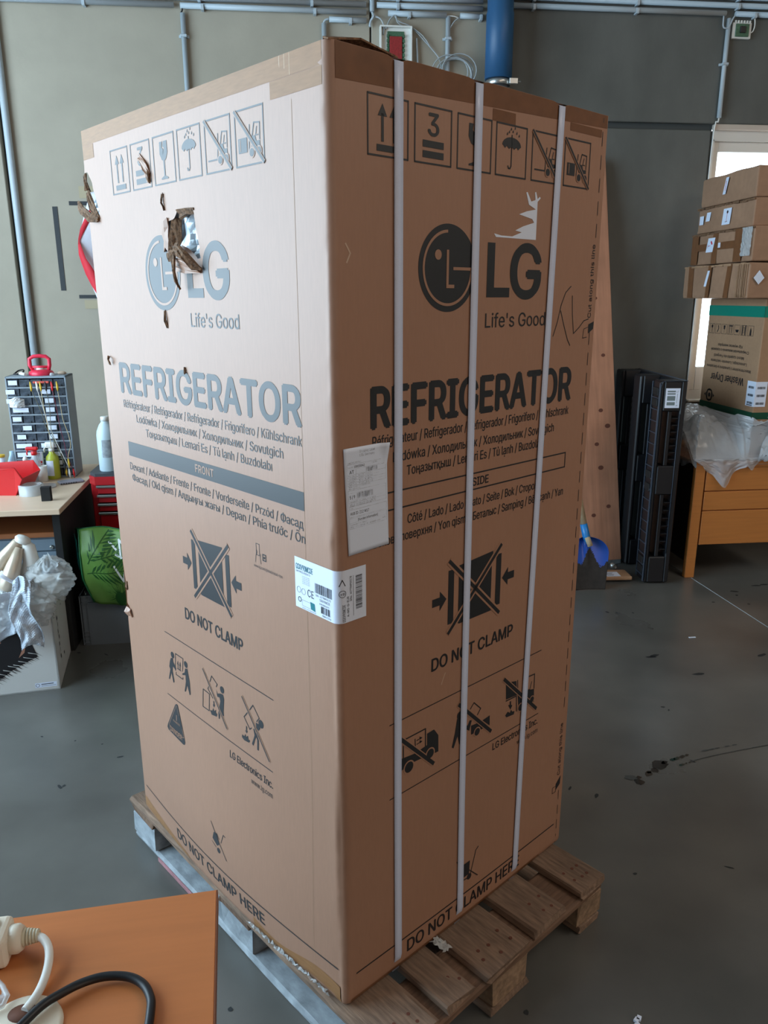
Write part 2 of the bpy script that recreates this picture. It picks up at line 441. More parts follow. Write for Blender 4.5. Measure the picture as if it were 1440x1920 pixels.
# window beside the stacked cartons
wn = empty('window_1', (0, 0, 0), **S)
q = B(); q.use(FRAMEW)
q.box((.531, .02, 2.532 + .06), (2.1, .17, 2.650)); q.box((.531, .02, .985), (2.1, .17, 1.05))
q.box((.531, .02, 1.05), (.548, .17, 2.6)); q.box((2.04, .02, 1.05), (2.1, .17, 2.6))
q.obj('window_frame', None, wn)
q = B(); q.box((.531, -.02, .976), (2.1, .05, .992), .003); q.obj('window_sill', FRAMEW, wn)
q = B(); q.box((.527, -.004, 2.650), (2.1, .03, 2.684), .004); q.obj('lintel_trim', mat('lintel_beige', (196, 184, 172), .7), wn)
for x0, x1 in ((.548, 1.30), (1.30, 2.04)):
    q = B(); z0, z1 = 1.05, 2.592
    for a, b in (((x0, .04, z0), (x0 + .042, .11, z1)), ((x1 - .042, .04, z0), (x1, .11, z1)), ((x0 + .042, .04, z0), (x1 - .042, .11, z0 + .155)), ((x0 + .042, .04, z1 - .06), (x1 - .042, .11, z1))):
        q.box(a, b, .004)
    sh = q.obj('sash', FRAMEW, wn)
    q = B(); q.box((x0 + .042, .07, z0 + .155), (x1 - .042, .078, z1 - .06)); q.obj('pane', GLASS, sh)
# expansion joint cut in the floor, damp marks, litter
q = B(); q.tube([(.262, -.40, .0006), (.282, -.779, .0006), (.317, -1.498, .0006), (.392, -3.2, .0006)], .0025, 4); q.obj('trim_1', MORTAR, **S)
def blob(q, x, y, rx, ry, a=0, n=14, z=0.0012):
    r = [1 + random.uniform(-.22, .22) for _ in range(n)]
    vs = []
    for k in range(n):
        t = 2 * PI * k / n; px, py = rx * r[k] * math.cos(t), ry * r[k] * math.sin(t)
        vs.append(q.bm.verts.new((x + px * math.cos(a) - py * math.sin(a), y + px * math.sin(a) + py * math.cos(a), z)))
    q._f([q.bm.faces.new(vs)])
q = B(); q.use(WATER)
for x, y, rx, ry in ((-.915, -2.70, .017, .02), (-.905, -2.675, .01, .008), (-.862, -2.658, .018, .012), (-.855, -2.648, .010, .008), (-.830, -2.639, .014, .012), (-.797, -2.612, .034, .026), (-.772, -2.596, .014, .008), (-.735, -2.583, .012, .008), (-.715, -2.577, .014, .008), (-.69, -2.568, .016, .008), (-.668, -2.561, .01, .005),
                     (-.715, -2.618, .012, .006), (-.695, -2.611, .006, .003), (-.68, -2.607, .006, .003)): blob(q, x, y, rx, ry, .45)
q.use(DAMP)
for i in range(26):
    t = i / 25; blob(q, -.665 + .34 * t, -2.601 + .07 * t ** .8, .009, .0022, .22)
q.tube([(-.40, -2.543, .0012), (-.327, -2.532, .0012), (-.2, -2.518, .0012)], .0012, 4)
blob(q, -.935, -2.672, .022, .016)
for x, y, rx in ((-.583, -2.540, .02), (-.553, -2.534, .012), (-.530, -2.530, .012), (-.487, -2.522, .012), (-.452, -2.516, .010)): blob(q, x, y, rx, .004, .18)
q.obj('water_trail', None, label='thin trail of water drops across the bare floor right of the pallet', cat='water', kind='stuff')
q = B()
rr = random.Random(3)
for i in range(70):
    x, y = rr.uniform(-3.3, .9), rr.uniform(-4.0, -1.0)
    blob(q, x, y, rr.uniform(.004, .016), rr.uniform(.003, .008), rr.uniform(0, 3), 8, .0009)
for x, y, a in ((-.412, -1.746, .3), (-.44, -1.76, 0), (.60, -.926, 0), (.655, -.915, .1), (.42, -1.0, -.3), (-.30, -1.95, .1), (.1, -1.8, .4), (-2.62, -2.25, .4), (-2.55, -2.35, 1), (-2.66, -2.38, .2)):
    blob(q, x, y, .03, .010, a, 9, .001)
q.obj('floor_marks', SCUFF, label='small dark scuffs and stains on the grey concrete floor', cat='stain', kind='stuff')
bx('paper_scrap', (-.155, -1.58, .001), (-.12, -1.572, .004), PAPER, label='tiny white paper scrap on the floor in front of the desk', cat='paper')
q = B(); q.use(PAPER)
for dx, dy in ((0, 0), (.012, .006), (.022, -.004)): q.box((dx, dy, .001), (dx + .012, dy + .010, .007), mtx=Matrix.Rotation(.3 + dx * 30, 4, 'Z') @ Matrix.Translation((0, 0, 0)))
q.obj('tape_scrap', None, loc=(-1.33, -3.62, 0), label='small crumpled white scrap on the floor beside the wooden pallet', cat='paper')

# ================================================================ the big carton on its pallet
BOXL, BOXR = Vector((-2.012, -3.624, 0)), math.radians(36.5)
W, D, H, Z0 = 0.947, 0.797, 1.900, 0.144
pal = empty('wooden_pallet', BOXL, BOXR, label='worn wooden transport pallet under the tall refrigerator carton', cat='pallet')
def plank(name, a, b, mm, parent, seed, wob=.004, bev=.004, nseg=10):
    """a sawn board with slightly uneven faces; long axis picked automatically"""
    r = random.Random(seed); a = Vector(a); b = Vector(b); d = b - a; ax = 0 if d.x > d.y else 1
    if d.z > max(d.x, d.y): ax = 2
    q = B(); oth = [i for i in range(3) if i != ax]; rings = []
    ph = [r.uniform(0, 6) for _ in range(4)]
    for i in range(nseg + 1):
        t = i / nseg; ring = []
        for k, (s0, s1) in enumerate(((0, 0), (.06, 0), (.94, 0), (1, 0), (1, 1), (.94, 1), (.06, 1), (0, 1))):
            p = Vector((0, 0, 0)); p[ax] = a[ax] + d[ax] * t
            e = 0 if 0 < i < nseg else r.uniform(-.005, .005)
            p[ax] += e
            p[oth[0]] = a[oth[0]] + d[oth[0]] * s0 + wob * math.sin(ph[k % 4] + t * 7 + r.uniform(-.5, .5)) * .6
            zz = bev if k in (0, 3) else (-bev if k in (4, 7) else 0)
            p[oth[1]] = a[oth[1]] + d[oth[1]] * s1 + zz + wob * .25 * math.sin(ph[(k + 1) % 4] + t * 5)
            ring.append(q.bm.verts.new(p))
        rings.append(ring)
    fs = []
    for A, C in zip(rings, rings[1:]):
        for k in range(8): fs.append(q.bm.faces.new((A[k], A[(k + 1) % 8], C[(k + 1) % 8], C[k])))
    fs += [q.bm.faces.new(rings[0][::-1]), q.bm.faces.new(rings[-1])]
    q._f(fs)
    return q.obj(name, mm, parent)
for i, (x0, x1) in enumerate(((-.012, .135), (.166, .256), (.298, .457), (.483, .617), (.677, .787))):
    pb = plank('deck_board', (x0, -.155 + .006 * (i % 2), .122), (x1, 1.04, .1435), WOOD_P, pal, i + 3)
    q = B()
    for k in range(3):
        for yy in (-.09, -.12):
            xx = x0 + (x1 - x0) * (.22 + .28 * k) + random.uniform(-.01, .01)
            q.lathe([(.0045, 0), (.0045, .0006)], (xx, yy + random.uniform(-.012, .012), .1436), 8)
    q.obj('nail_head', KNOT, pb, kind='stuff')
for i, (y0, y1) in enumerate(((-.153, -.012), (.37, .515), (.90, 1.038))):
    plank('cross_board', (-.008, y0, .100), (.785, y1, .121), WOOD_PX, pal, 20 + i)
    for j, (x0, x1) in enumerate(((0, .100), (.328, .461), (.683, .783))):
        if j == 0: plank('block', (x0 - .004, y0, .022), (x1, y1, .0995), WOOD_PB, pal, 40 + i * 3 + j, nseg=4)
        else: plank('block', (x0, y0 + .004, .022), (x1, y1, .0995), WOOD_PK, pal, 40 + i * 3 + j, nseg=4)
for j, (x0, x1) in enumerate(((-.004, .096), (.320, .465), (.687, .782))):
    bb = plank('bottom_board', (x0, -.15, .001), (x1, 1.036, .0215), WOOD_P if j else WOOD_PB, pal, 60 + j)
q = B(); q.box((-.0085, .62, .003), (-.0065, .88, .018)); q.obj('paint_stripe', PINK, pal)

car = empty('refrigerator_carton', BOXL + Vector((0, 0, Z0)), BOXR, label='tall brown corrugated carton printed REFRIGERATOR, strapped on a wooden pallet', cat='box')
def bulge(u, z):
    s_ = math.sin(PI * min(max(u / W, 0), 1))
    return .027 * s_ * math.exp(-((z - .13) / .27) ** 2) + .002 * s_ * math.sin(z * 4.3)
def tuck(z): return .010 * max(0, (.022 - z) / .022) ** 2
def FM(u, z, off=0.0):  # front face: u from its far (left) edge
    return Vector((-bulge(u, z) + tuck(z) - off, W - u, z))
def SM(u, z, off=0.0):  # side face: u from the near edge
    return Vector((u, -.004 * math.sin(PI * min(max(u / D, 0), 1)) * math.exp(-(z / .3) ** 2) + tuck(z) - off, z))
HOLE = [(.378, 1.607), (.395, 1.668), (.430, 1.672), (.447, 1.688), (.470, 1.680), (.495, 1.690), (.512, 1.684), (.516, 1.650), (.524, 1.620), (.530, 1.575), (.505, 1.600), (.480, 1.612), (.455, 1.620), (.430, 1.604), (.405, 1.612)]
HOLE2 = [(0, 1.80), (.006, 1.808), (.018, 1.806), (.036, 1.782), (.046, 1.758), (.058, 1.730), (.066, 1.706), (.060, 1.696), (.036, 1.700), (.012, 1.712), (0, 1.716)]
HOLE3 = [(.290, 1.800), (.300, 1.812), (.312, 1.800), (.322, 1.776), (.336, 1.772), (.340, 1.755), (.330, 1.757), (.316, 1.772), (.304, 1.790)]
def inside(P, x, y):
    c = False; n = len(P)
    for i in range(n):
        (x0, y0), (x1, y1) = P[i], P[i - 1]
        if (y0 > y) != (y1 > y) and x < (x1 - x0) * (y - y0) / (y1 - y0) + x0: c = not c
    return c
def in_hole(x, y): return inside(HOLE, x, y) or inside(HOLE2, x, y) or inside(HOLE3, x, y)
def nearest(P, x, y):
    best = None
    for i in range(len(P)):
        (x0, y0), (x1, y1) = P[i - 1], P[i]
        dx, dy = x1 - x0, y1 - y0; t = max(0, min(1, ((x - x0) * dx + (y - y0) * dy) / (dx * dx + dy * dy + 1e-12)))
        px, py = x0 + dx * t, y0 + dy * t; d = math.hypot(px - x, py - y)
        if best is None or d < best[0]: best = (d, px, py)
    return best
# carton shell: perimeter columns x height rows
q = B(); RC = .016; NZ = 190; NF = 94
q.use(KRAFT)
cols = [('f', (W - RC) * i / NF) for i in range(NF + 1)] + [('c', t) for t in (15, 30, 45, 60, 75)] + [('s', RC + (D - RC) * i / 70) for i in range(71)]
wobr = random.Random(5)
ctab = [wobr.uniform(-1, 1) for _ in range(NZ + 1)]
def shell(c, z, j):
    k, v = c
    wv = (ctab[j] * .0009 + .0022 * math.sin(z * 9 + 1) * (1 if z < 1.1 else .3))
    if k == 'f':
        p = FM(v, z); g = max(0, (v - (W - .045)) / .033); p.x += wv * g * .6
        if v < .02: # crushed far edge
            d = math.exp(-((z - .66) / .012) ** 2) * .010 + math.exp(-((z - .73) / .05) ** 2) * .003
            p.x += d * (1 - v / .02)
        return p
    if k == 'c':
        a = math.radians(v); cx = RC; r = RC + wv * .8
        return Vector((cx - r * math.cos(a) + tuck(z), cx - r * math.sin(a) + tuck(z), z))
    p = SM(v, z)
    for sx in (.150, .357, .620):   # strap bite at the top edge
        if z > 1.87: p.z -= .007 * math.exp(-((v - sx) / .016) ** 2) * (z - 1.87) / .03
    if v > .66 and z > 1.6: p.y += 0
    return p
grid = {}
pts2 = {}
for i, c in enumerate(cols):
    for j in range(NZ + 1):
        z = H * j / NZ; v = c
        pts2[i, j] = (c[1] if c[0] == 'f' else 9, z)
# snap the rims of the torn holes
kill = set()
for i in range(NF):
    for j in range(NZ):
        cu = (pts2[i, j][0] + pts2[i + 1, j][0]) / 2; cz = (pts2[i, j][1] + pts2[i, j + 1][1]) / 2
        if in_hole(cu, cz): kill.add((i, j))
rim = {}
for (i, j) in kill:
    for a, b in ((i, j), (i + 1, j), (i, j + 1), (i + 1, j + 1)):
        nb = [(a - 1, b - 1), (a, b - 1), (a - 1, b), (a, b)]
        if any(n not in kill and n[0] >= 0 for n in nb):
            u, z = pts2[a, b]
            hb = min((nearest(P, u, z) for P in (HOLE, HOLE2, HOLE3)), key=lambda t: t[0])
            if hb[0] < .013: rim[a, b] = (max(hb[1], 0) if a else 0, hb[2])
for i, c in enumerate(cols):
    for j in range(NZ + 1):
        z = H * j / NZ
        if (i, j) in rim: c2 = ('f', rim[i, j][0]); z2 = rim[i, j][1]; p = shell(c2, z2, j); p.x -= .0015 * abs(ctab[j]); 
        else: p = shell(c, z, j)
        grid[i, j] = q.bm.verts.new(p)
fs = []
for i in range(len(cols) - 1):
    for j in range(NZ):
        if (i, j) in kill: continue
        fs.append(q.bm.faces.new((grid[i, j], grid[i + 1, j], grid[i + 1, j + 1], grid[i, j + 1])))
q._f(fs, True)
# far sides and top
bk = [Vector((D, 0, 0)), Vector((D, W, 0)), Vector((0, W, 0))]
q._f([q.bm.faces.new([q.bm.verts.new(v) for v in ((D, 0, .02), (D, W, .02), (D, W, H), (D, 0, H))]),
      q.bm.faces.new([q.bm.verts.new(v) for v in ((D, W, .02), (0, W, .02), (0, W, 1.70), (D, W, 1.70))]),
      q.bm.faces.new([q.bm.verts.new(v) for v in ((D, W, 1.82), (0, W, 1.82), (0, W, H), (D, W, H))]),
      q.bm.faces.new([q.bm.verts.new(v) for v in ((D, W, 1.70), (.07, W, 1.70), (.09, W, 1.82), (D, W, 1.82))]),
      q.bm.faces.new([q.bm.verts.new(v) for v in ((0.002, .002, H - .001), (D, .002, H - .001), (D, W, H - .001), (0.002, W, H - .001))]),
      q.bm.faces.new([q.bm.verts.new(v) for v in ((.02, .02, .003), (D - .01, .02, .003), (D - .01, W - .01, .003), (.02, W - .01, .003))])])
body = q.obj('carton_body', None, car, normals=False)
# wrapped appliance seen through the holes
q = B()
def crump(u, v):
    r = random.Random(int(u * 977 + v * 7919))
    return Vector((.016 + .009 * math.sin(u * 19 + v * 7) * math.cos(v * 15) + r.uniform(-.003, .004), W - .30 - .32 * u, 1.52 + .22 * v))
q.grid(crump, 26, 20, smooth=False); q.obj('silver_wrap', SILVER, car, label='crumpled silver wrap showing through the torn hole'); q = B()
q.grid(lambda u, v: Vector((.022 + .010 * math.sin(u * 9 + v * 12) + random.uniform(-.004, .004), W - .004 - .10 * u, 1.68 + .14 * v)), 10, 12, smooth=False)
q.obj('silver_wrap', SILVER, car, label='silver wrap showing at the torn far edge'); q = B()
q.grid(lambda u, v: Vector((.022 + .09 * u, W - .006 + .006 * math.sin(v * 14 + u * 7), 1.68 + .14 * v)), 10, 12, smooth=False)
q.obj('silver_wrap', SILVER, car, label='silver wrap folded round the far edge')
# torn flaps of corrugated board
def flap(pts, name='torn_flap', mm=KRAFT_IN, th=.004):
    """strip through rows of (u, z, off) pairs"""
    q = B(); n = len(pts)
    rows = []
    for A, C in pts:
        a, c = FM(A[0], A[1], A[2]), FM(C[0], C[1], C[2]); row = []
        for k in range(5):
            t = k / 4; p = a.lerp(c, t); p += Vector((random.uniform(-.0022, .0022), random.uniform(-.0015, .0015), random.uniform(-.0022, .0022)))
            row.append(q.bm.verts.new(p))
        rows.append(row)
    fs = [q.bm.faces.new((r0[k], r0[k + 1], r1[k + 1], r1[k])) for r0, r1 in zip(rows, rows[1:]) for k in range(4)]
    q._f(fs); return q.obj(name, mm, car, thick=th)
flap([((.418, 1.672, .001), (.436, 1.676, -.012)), ((.410, 1.650, .003), (.434, 1.655, -.014)), ((.408, 1.628, .004), (.430, 1.630, -.014)), ((.404, 1.606, .003), (.424, 1.604, -.010))])
flap([((.436, 1.612, .010), (.446, 1.600, .020)), ((.452, 1.622, .014), (.462, 1.600, .026)), ((.470, 1.622, .016), (.482, 1.596, .028)), ((.492, 1.610, .016), (.500, 1.588, .026)), ((.512, 1.592, .012), (.520, 1.570, .020)), ((.530, 1.574, .003), (.536, 1.566, .006))])
flap([((.436, 1.612, .012), (.452, 1.610, .014)), ((.440, 1.590, .020), (.456, 1.588, .020)), ((.444, 1.566, .022), (.458, 1.566, .022)), ((.448, 1.545, .018), (.456, 1.545, .018)), ((.452, 1.532, .012), (.455, 1.530, .012))])
flap([((.380, 1.606, .001), (.378, 1.655, .002)), ((.392, 1.618, .005), (.392, 1.672, .004)), ((.405, 1.606, .004), (.405, 1.676, .003))], mm=KRAFT, th=.003)
flap([((.436, 1.596, .010), (.436, 1.566, .006)), ((.480, 1.590, .016), (.480, 1.562, .010)), ((.520, 1.572, .010), (.528, 1.562, .004))], mm=KRAFT, th=.003)
flap([((.447, 1.688, .001), (.447, 1.672, -.006)), ((.480, 1.690, .004), (.480, 1.678, -.004)), ((.512, 1.688, .001), (.516, 1.676, -.006))])
flap([((.392, 1.607, .001), (.420, 1.612, .002)), ((.396, 1.596, .003), (.414, 1.596, .003)), ((.402, 1.588, .002), (.408, 1.586, .002))])
# edge hole flaps, one sticking out past the far edge
flap([((.000, 1.80, .002), (.010, 1.806, .001)), ((.002, 1.785, .004), (.010, 1.788, .001)), ((.002, 1.768, .004), (.012, 1.766, -.004))], th=.003)
flap([((.012, 1.760, .004), (.024, 1.764, .002)), ((.018, 1.742, .008), (.034, 1.745, .002)), ((.026, 1.720, .010), (.046, 1.728, .002)), ((.042, 1.704, .008), (.060, 1.712, .002)), ((.058, 1.694, .003), (.066, 1.700, .001))], th=.003)
flap([((.062, 1.702, .002), (.060, 1.690, .004)), ((.034, 1.712, .008), (.026, 1.692, .012)), ((.010, 1.726, .010), (.004, 1.704, .014)), ((-.012, 1.730, .008), (-.018, 1.712, .012)), ((-.034, 1.742, .006), (-.040, 1.726, .008)), ((-.048, 1.748, .002), (-.05, 1.738, .003))])
flap([((.292, 1.800, .002), (.300, 1.812, .001)), ((.308, 1.794, .006), (.318, 1.800, .002)), ((.320, 1.776, .006), (.332, 1.786, .002)), ((.334, 1.760, .004), (.340, 1.772, .001))], mm=KRAFT)
flap([((.320, 1.776, .001), (.332, 1.786, .002)), ((.326, 1.762, .001), (.340, 1.770, .004)), ((.332, 1.752, .001), (.340, 1.754, .002))])
flap([((.040, 1.372, .002), (.046, 1.366, .003)), ((.048, 1.366, .010), (.056, 1.360, .010)), ((.050, 1.352, .006), (.058, 1.350, .006))], th=.002)
flap([((.356, 1.486, .001), (.362, 1.486, .001)), ((.357, 1.462, .004), (.364, 1.466, .003)), ((.362, 1.450, .001), (.366, 1.448, .001))], th=.002)
flap([((.386, 1.724, .001), (.391, 1.726, .001)), ((.384, 1.710, .004), (.388, 1.708, .004)), ((.390, 1.694, .001), (.392, 1.692, .001))], th=.002)
flap([((.428, 1.366, .001), (.431, 1.366, .001)), ((.430, 1.352, .003), (.434, 1.352, .003))], th=.002)
flap([((.006, .748, .001), (.018, .75, .001)), ((.008, .735, .003), (.018, .735, .002)), ((.012, .726, .001), (.018, .726, .001))], th=.002)
flap([((.004, .672, .003), (.026, .672, .001)), ((.006, .660, .010), (.030, .664, .004)), ((.014, .650, .006), (.034, .650, .001))], mm=KRAFT, th=.003)
# lifted corner flap at the near top edge
q = B()
v = [q.bm.verts.new(p) for p in ((.004, .004, H), (.07, .002, H + .012), (.16, .010, H + .003), (.16, .05, H), (.05, .07, H + .002), (.006, .02, H + .006))]
q._f([q.bm.faces.new(v)]); q.obj('top_flap', KRAFT_IN, car, thick=.003)
# brown tape
def strip(name, mp, u0, u1, zf0, zf1, mm, off=.0004, n=40, rows=3):
    q = B(); q.grid(lambda a, b: mp(u0 + (u1 - u0) * a, zf0(u0 + (u1 - u0) * a) * (1 - b) + zf1(u0 + (u1 - u0) * a) * b, off), n, rows); return q.obj(name, mm, car, normals=False)
k_ = lambda v: (lambda u: v)
strip('tape', FM, .001, W - .016, k_(1.866), k_(1.9), TAPE)
strip('tape', FM, .001, .062, k_(1.835), k_(1.8655), TAPE, .0005, 5)
strip('tape', FM, .79, W - .016, lambda u: 1.838, k_(1.8655), TAPE, .0005, 8)
q = B()
for k in range(60):
    u = .08 + k * .0142
    if 230 < (k * 37) % 400: q.box((-.0012, W - u - .0007, 1.866 + .006 * ((k * 7) % 3)), (-.0004, W - u, 1.90))
q.obj('tape_ridges', mat('tape_crease', (205, 178, 140), .3), car, kind='stuff')
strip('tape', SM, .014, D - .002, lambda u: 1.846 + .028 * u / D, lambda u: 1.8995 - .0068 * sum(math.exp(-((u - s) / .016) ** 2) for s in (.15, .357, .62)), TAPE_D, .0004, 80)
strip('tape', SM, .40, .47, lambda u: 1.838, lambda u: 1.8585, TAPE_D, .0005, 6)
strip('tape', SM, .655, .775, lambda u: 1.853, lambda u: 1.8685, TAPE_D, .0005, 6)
strip('tape', FM, .001, .30, lambda u: .006 + .0 * u, lambda u: .055 - .10 * u if u < .3 else .02, TAPE, .0004, 20)
strip('tape', FM, .62, .93, lambda u: .006, lambda u: .030 + .03 * math.sin(u * 9) ** 2, TAPE, .0004, 20)
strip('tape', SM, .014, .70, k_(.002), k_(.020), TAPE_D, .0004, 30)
# score lines pressed into the board
for u in (.849,):
    ik = Ink(FM); ik.rect(u, .03, u + .0012, 1.83, mat('score_line', (168, 134, 108), .6), .0003); ik.obj('score_line', car)
# straps: over the top, down the side and under the pallet boards
for k, (ua, ub) in enumerate(((.150, .155), (.357, .366), (.619, .585))):
    q = B(); wd = .0105
    def sc(u, v, ua=ua, ub=ub):
        zz = 1.8935 * (1 - v) + .0005 * v; cu = ua + (ub - ua) * v; p = SM(cu - wd + 2 * wd * u, min(zz, 1.86), .0028); p.z = zz; return p
    V = q.grid(sc, 1, 40, smooth=True)
    q.grid(lambda u, v, ua=ua: Vector((ua - wd + 2 * wd * u, -.0028 + .001 * 0 + v * (W + .004), 1.8935 + .011 * min(1, v * 25))), 1, 60)
    q.obj('strap', STRAP, car, thick=.0009, normals=False)
# crinkled clear film caught along the bottom edge
q = B()
for k in range(9):
    u = .60 + .033 * k; p = FM(u, .002 + .012 * (k % 2), .006)
    q.grid(lambda a, b, u=u: FM(u + .03 * a, -.004 + .03 * b + random.uniform(-.006, .006), .003 + random.uniform(0, .008)), 4, 4, smooth=False)
q.grid(lambda a, b: SM(.262 + .025 * a + .012 * b, .012 - .012 * b, .003) + Vector((random.uniform(-.004, .004), -.045 * b + random.uniform(-.005, .005), random.uniform(-.002, .006) + .002)), 5, 8, smooth=False)
q.obj('film_shred', CLEARP, car, kind='stuff')

# ---------------------------------------------------------------- printing on the carton (measured in metres on each face)
FRONT_LOW=[('c',0.009,0,[(0.2594,0.6127)]),
('p',0,0,[(0.2495,0.6012),(0.2606,0.6044),(0.2614,0.594),(0.2759,0.5802),(0.2727,0.5746),(0.2578,0.5798),(0.2546,0.5658),(0.2622,0.5363),(0.2558,0.532),(0.2476,0.558),(0.2363,0.5349),(0.2303,0.5345),(0.2427,0.5665),(0.2372,0.5723),(0.2429,0.5898)]),
('s',0.0026,0,[(0.2701,0.5729),(0.2767,0.6229),(0.3158,0.6225),(0.3104,0.5854)]),
('s',0.0026,0,[(0.2743,0.5693),(0.2733,0.5625),(0.3099,0.5624),(0.3107,0.5678)]),
('s',0.0026,0,[(0.2835,0.583),(0.3008,0.5831)]),
('s',0.003,0,[(0.2862,0.5852),(0.2874,0.6035)]),
('s',0.003,0,[(0.2965,0.5853),(0.2993,0.6048)]),
('p',0,0,[(0.2825,0.5953),(0.2875,0.6073),(0.29,0.5956)]),
('p',0,0,[(0.2941,0.5945),(0.2994,0.6083),(0.3022,0.5957)]),
('c',0.009,0,[(0.3293,0.6112)]),
('p',0,0,[(0.3252,0.5985),(0.3371,0.6021),(0.3389,0.5923),(0.3459,0.5675),(0.3481,0.5343),(0.3431,0.5305),(0.3318,0.5544),(0.3228,0.5326),(0.3166,0.5311),(0.3256,0.5621),(0.3253,0.5797),(0.3089,0.5747),(0.3085,0.5784),(0.3211,0.5856)]),
('s',0.0036,2,[(0.4166,0.6317),(0.52,0.514)]),
('s',0.009,1,[(0.4166,0.6317),(0.52,0.514)]),
('s',0.0026,0,[(0.449,0.6098),(0.4573,0.6278),(0.4825,0.6145),(0.4775,0.6066)]),
('s',0.0026,0,[(0.4588,0.5691),(0.4369,0.5858),(0.4431,0.5955)]),
('s',0.0026,0,[(0.4131,0.5756),(0.4431,0.5741),(0.4391,0.5267),(0.4091,0.5266),(0.4131,0.5756)]),
('c',0.009,0,[(0.504,0.6087)]),
('p',0,0,[(0.4768,0.6003),(0.4818,0.5904),(0.4967,0.5963),(0.508,0.5973),(0.5117,0.587),(0.5071,0.5517),(0.5089,0.5417),(0.5006,0.5393),(0.4934,0.5484),(0.488,0.5242),(0.4839,0.5249),(0.4833,0.5417),(0.4943,0.5751),(0.4912,0.5834),(0.4808,0.5816)]),
('s',0.004,0,[(0.4633,0.5612),(0.4637,0.5505)]),
('p',0,0,[(0.4576,0.5516),(0.4631,0.5453),(0.4696,0.5553)]),
('p',0,0,[(0.4439,0.5312),(0.4546,0.5332),(0.4586,0.5422),(0.4646,0.5362),(0.4724,0.5431),(0.4714,0.5342),(0.4783,0.5335),(0.4745,0.5253),(0.4511,0.5212)]),
('s',0.0036,2,[(0.592,0.6265),(0.6966,0.508)]),
('s',0.009,1,[(0.592,0.6265),(0.6966,0.508)]),
('s',0.0026,0,[(0.6222,0.6053),(0.6364,0.6225),(0.6602,0.5995),(0.6496,0.587)]),
('s',0.0026,0,[(0.6121,0.5937),(0.5976,0.5772),(0.6205,0.5548),(0.6276,0.5614)]),
('c',0.01,0,[(0.6668,0.5877)]),
('p',0,0,[(0.6457,0.5831),(0.6601,0.5836),(0.6629,0.5747),(0.6569,0.5664),(0.6483,0.5705)]),
('s',0.006,0,[(0.6386,0.5617),(0.6428,0.5475),(0.6316,0.5216)]),
('s',0.006,0,[(0.6451,0.5531),(0.6531,0.5407),(0.6523,0.5173)]),
('s',0.004,0,[(0.6069,0.5557),(0.6058,0.5437)]),
('p',0,0,[(0.6002,0.5435),(0.6072,0.5385),(0.6116,0.5462)]),
('p',0,0,[(0.5874,0.5273),(0.5968,0.5268),(0.6013,0.5346),(0.6044,0.5279),(0.6125,0.535),(0.6135,0.525),(0.6209,0.526),(0.6166,0.5182),(0.5958,0.5158),(0.5867,0.5199)]),
('p',0,0,[(0.2664,0.4745),(0.2736,0.4748),(0.3125,0.3814),(0.3086,0.3735),(0.3002,0.3712),(0.2158,0.3776),(0.2092,0.3838),(0.2133,0.3938),(0.2592,0.4683)]),
('s',0.0012,1,[(0.2667,0.4701),(0.3066,0.3934),(0.2981,0.3901),(0.2233,0.3941),(0.2213,0.3973),(0.2667,0.4701)]),
('s',0.003,1,[(0.2657,0.4406),(0.2654,0.4258)]),
('c',0.0018,1,[(0.2649,0.4189)])]
FRONT_CART=[('s',0.0022,2,[(0.3992,0.1837),(0.467,0.0994)]),
('p',0,0,[(0.4102,0.1563),(0.4254,0.1593),(0.4347,0.1304),(0.4236,0.1204),(0.4015,0.1329)]),
('s',0.0022,0,[(0.3975,0.1213),(0.4172,0.1132)]),
('s',0.0022,0,[(0.4442,0.1406),(0.4586,0.1727),(0.4674,0.171)]),
('c',0.0075,0,[(0.4297,0.109)]),
('s',0.002,0,[(0.4254,0.1593),(0.4358,0.147)])]
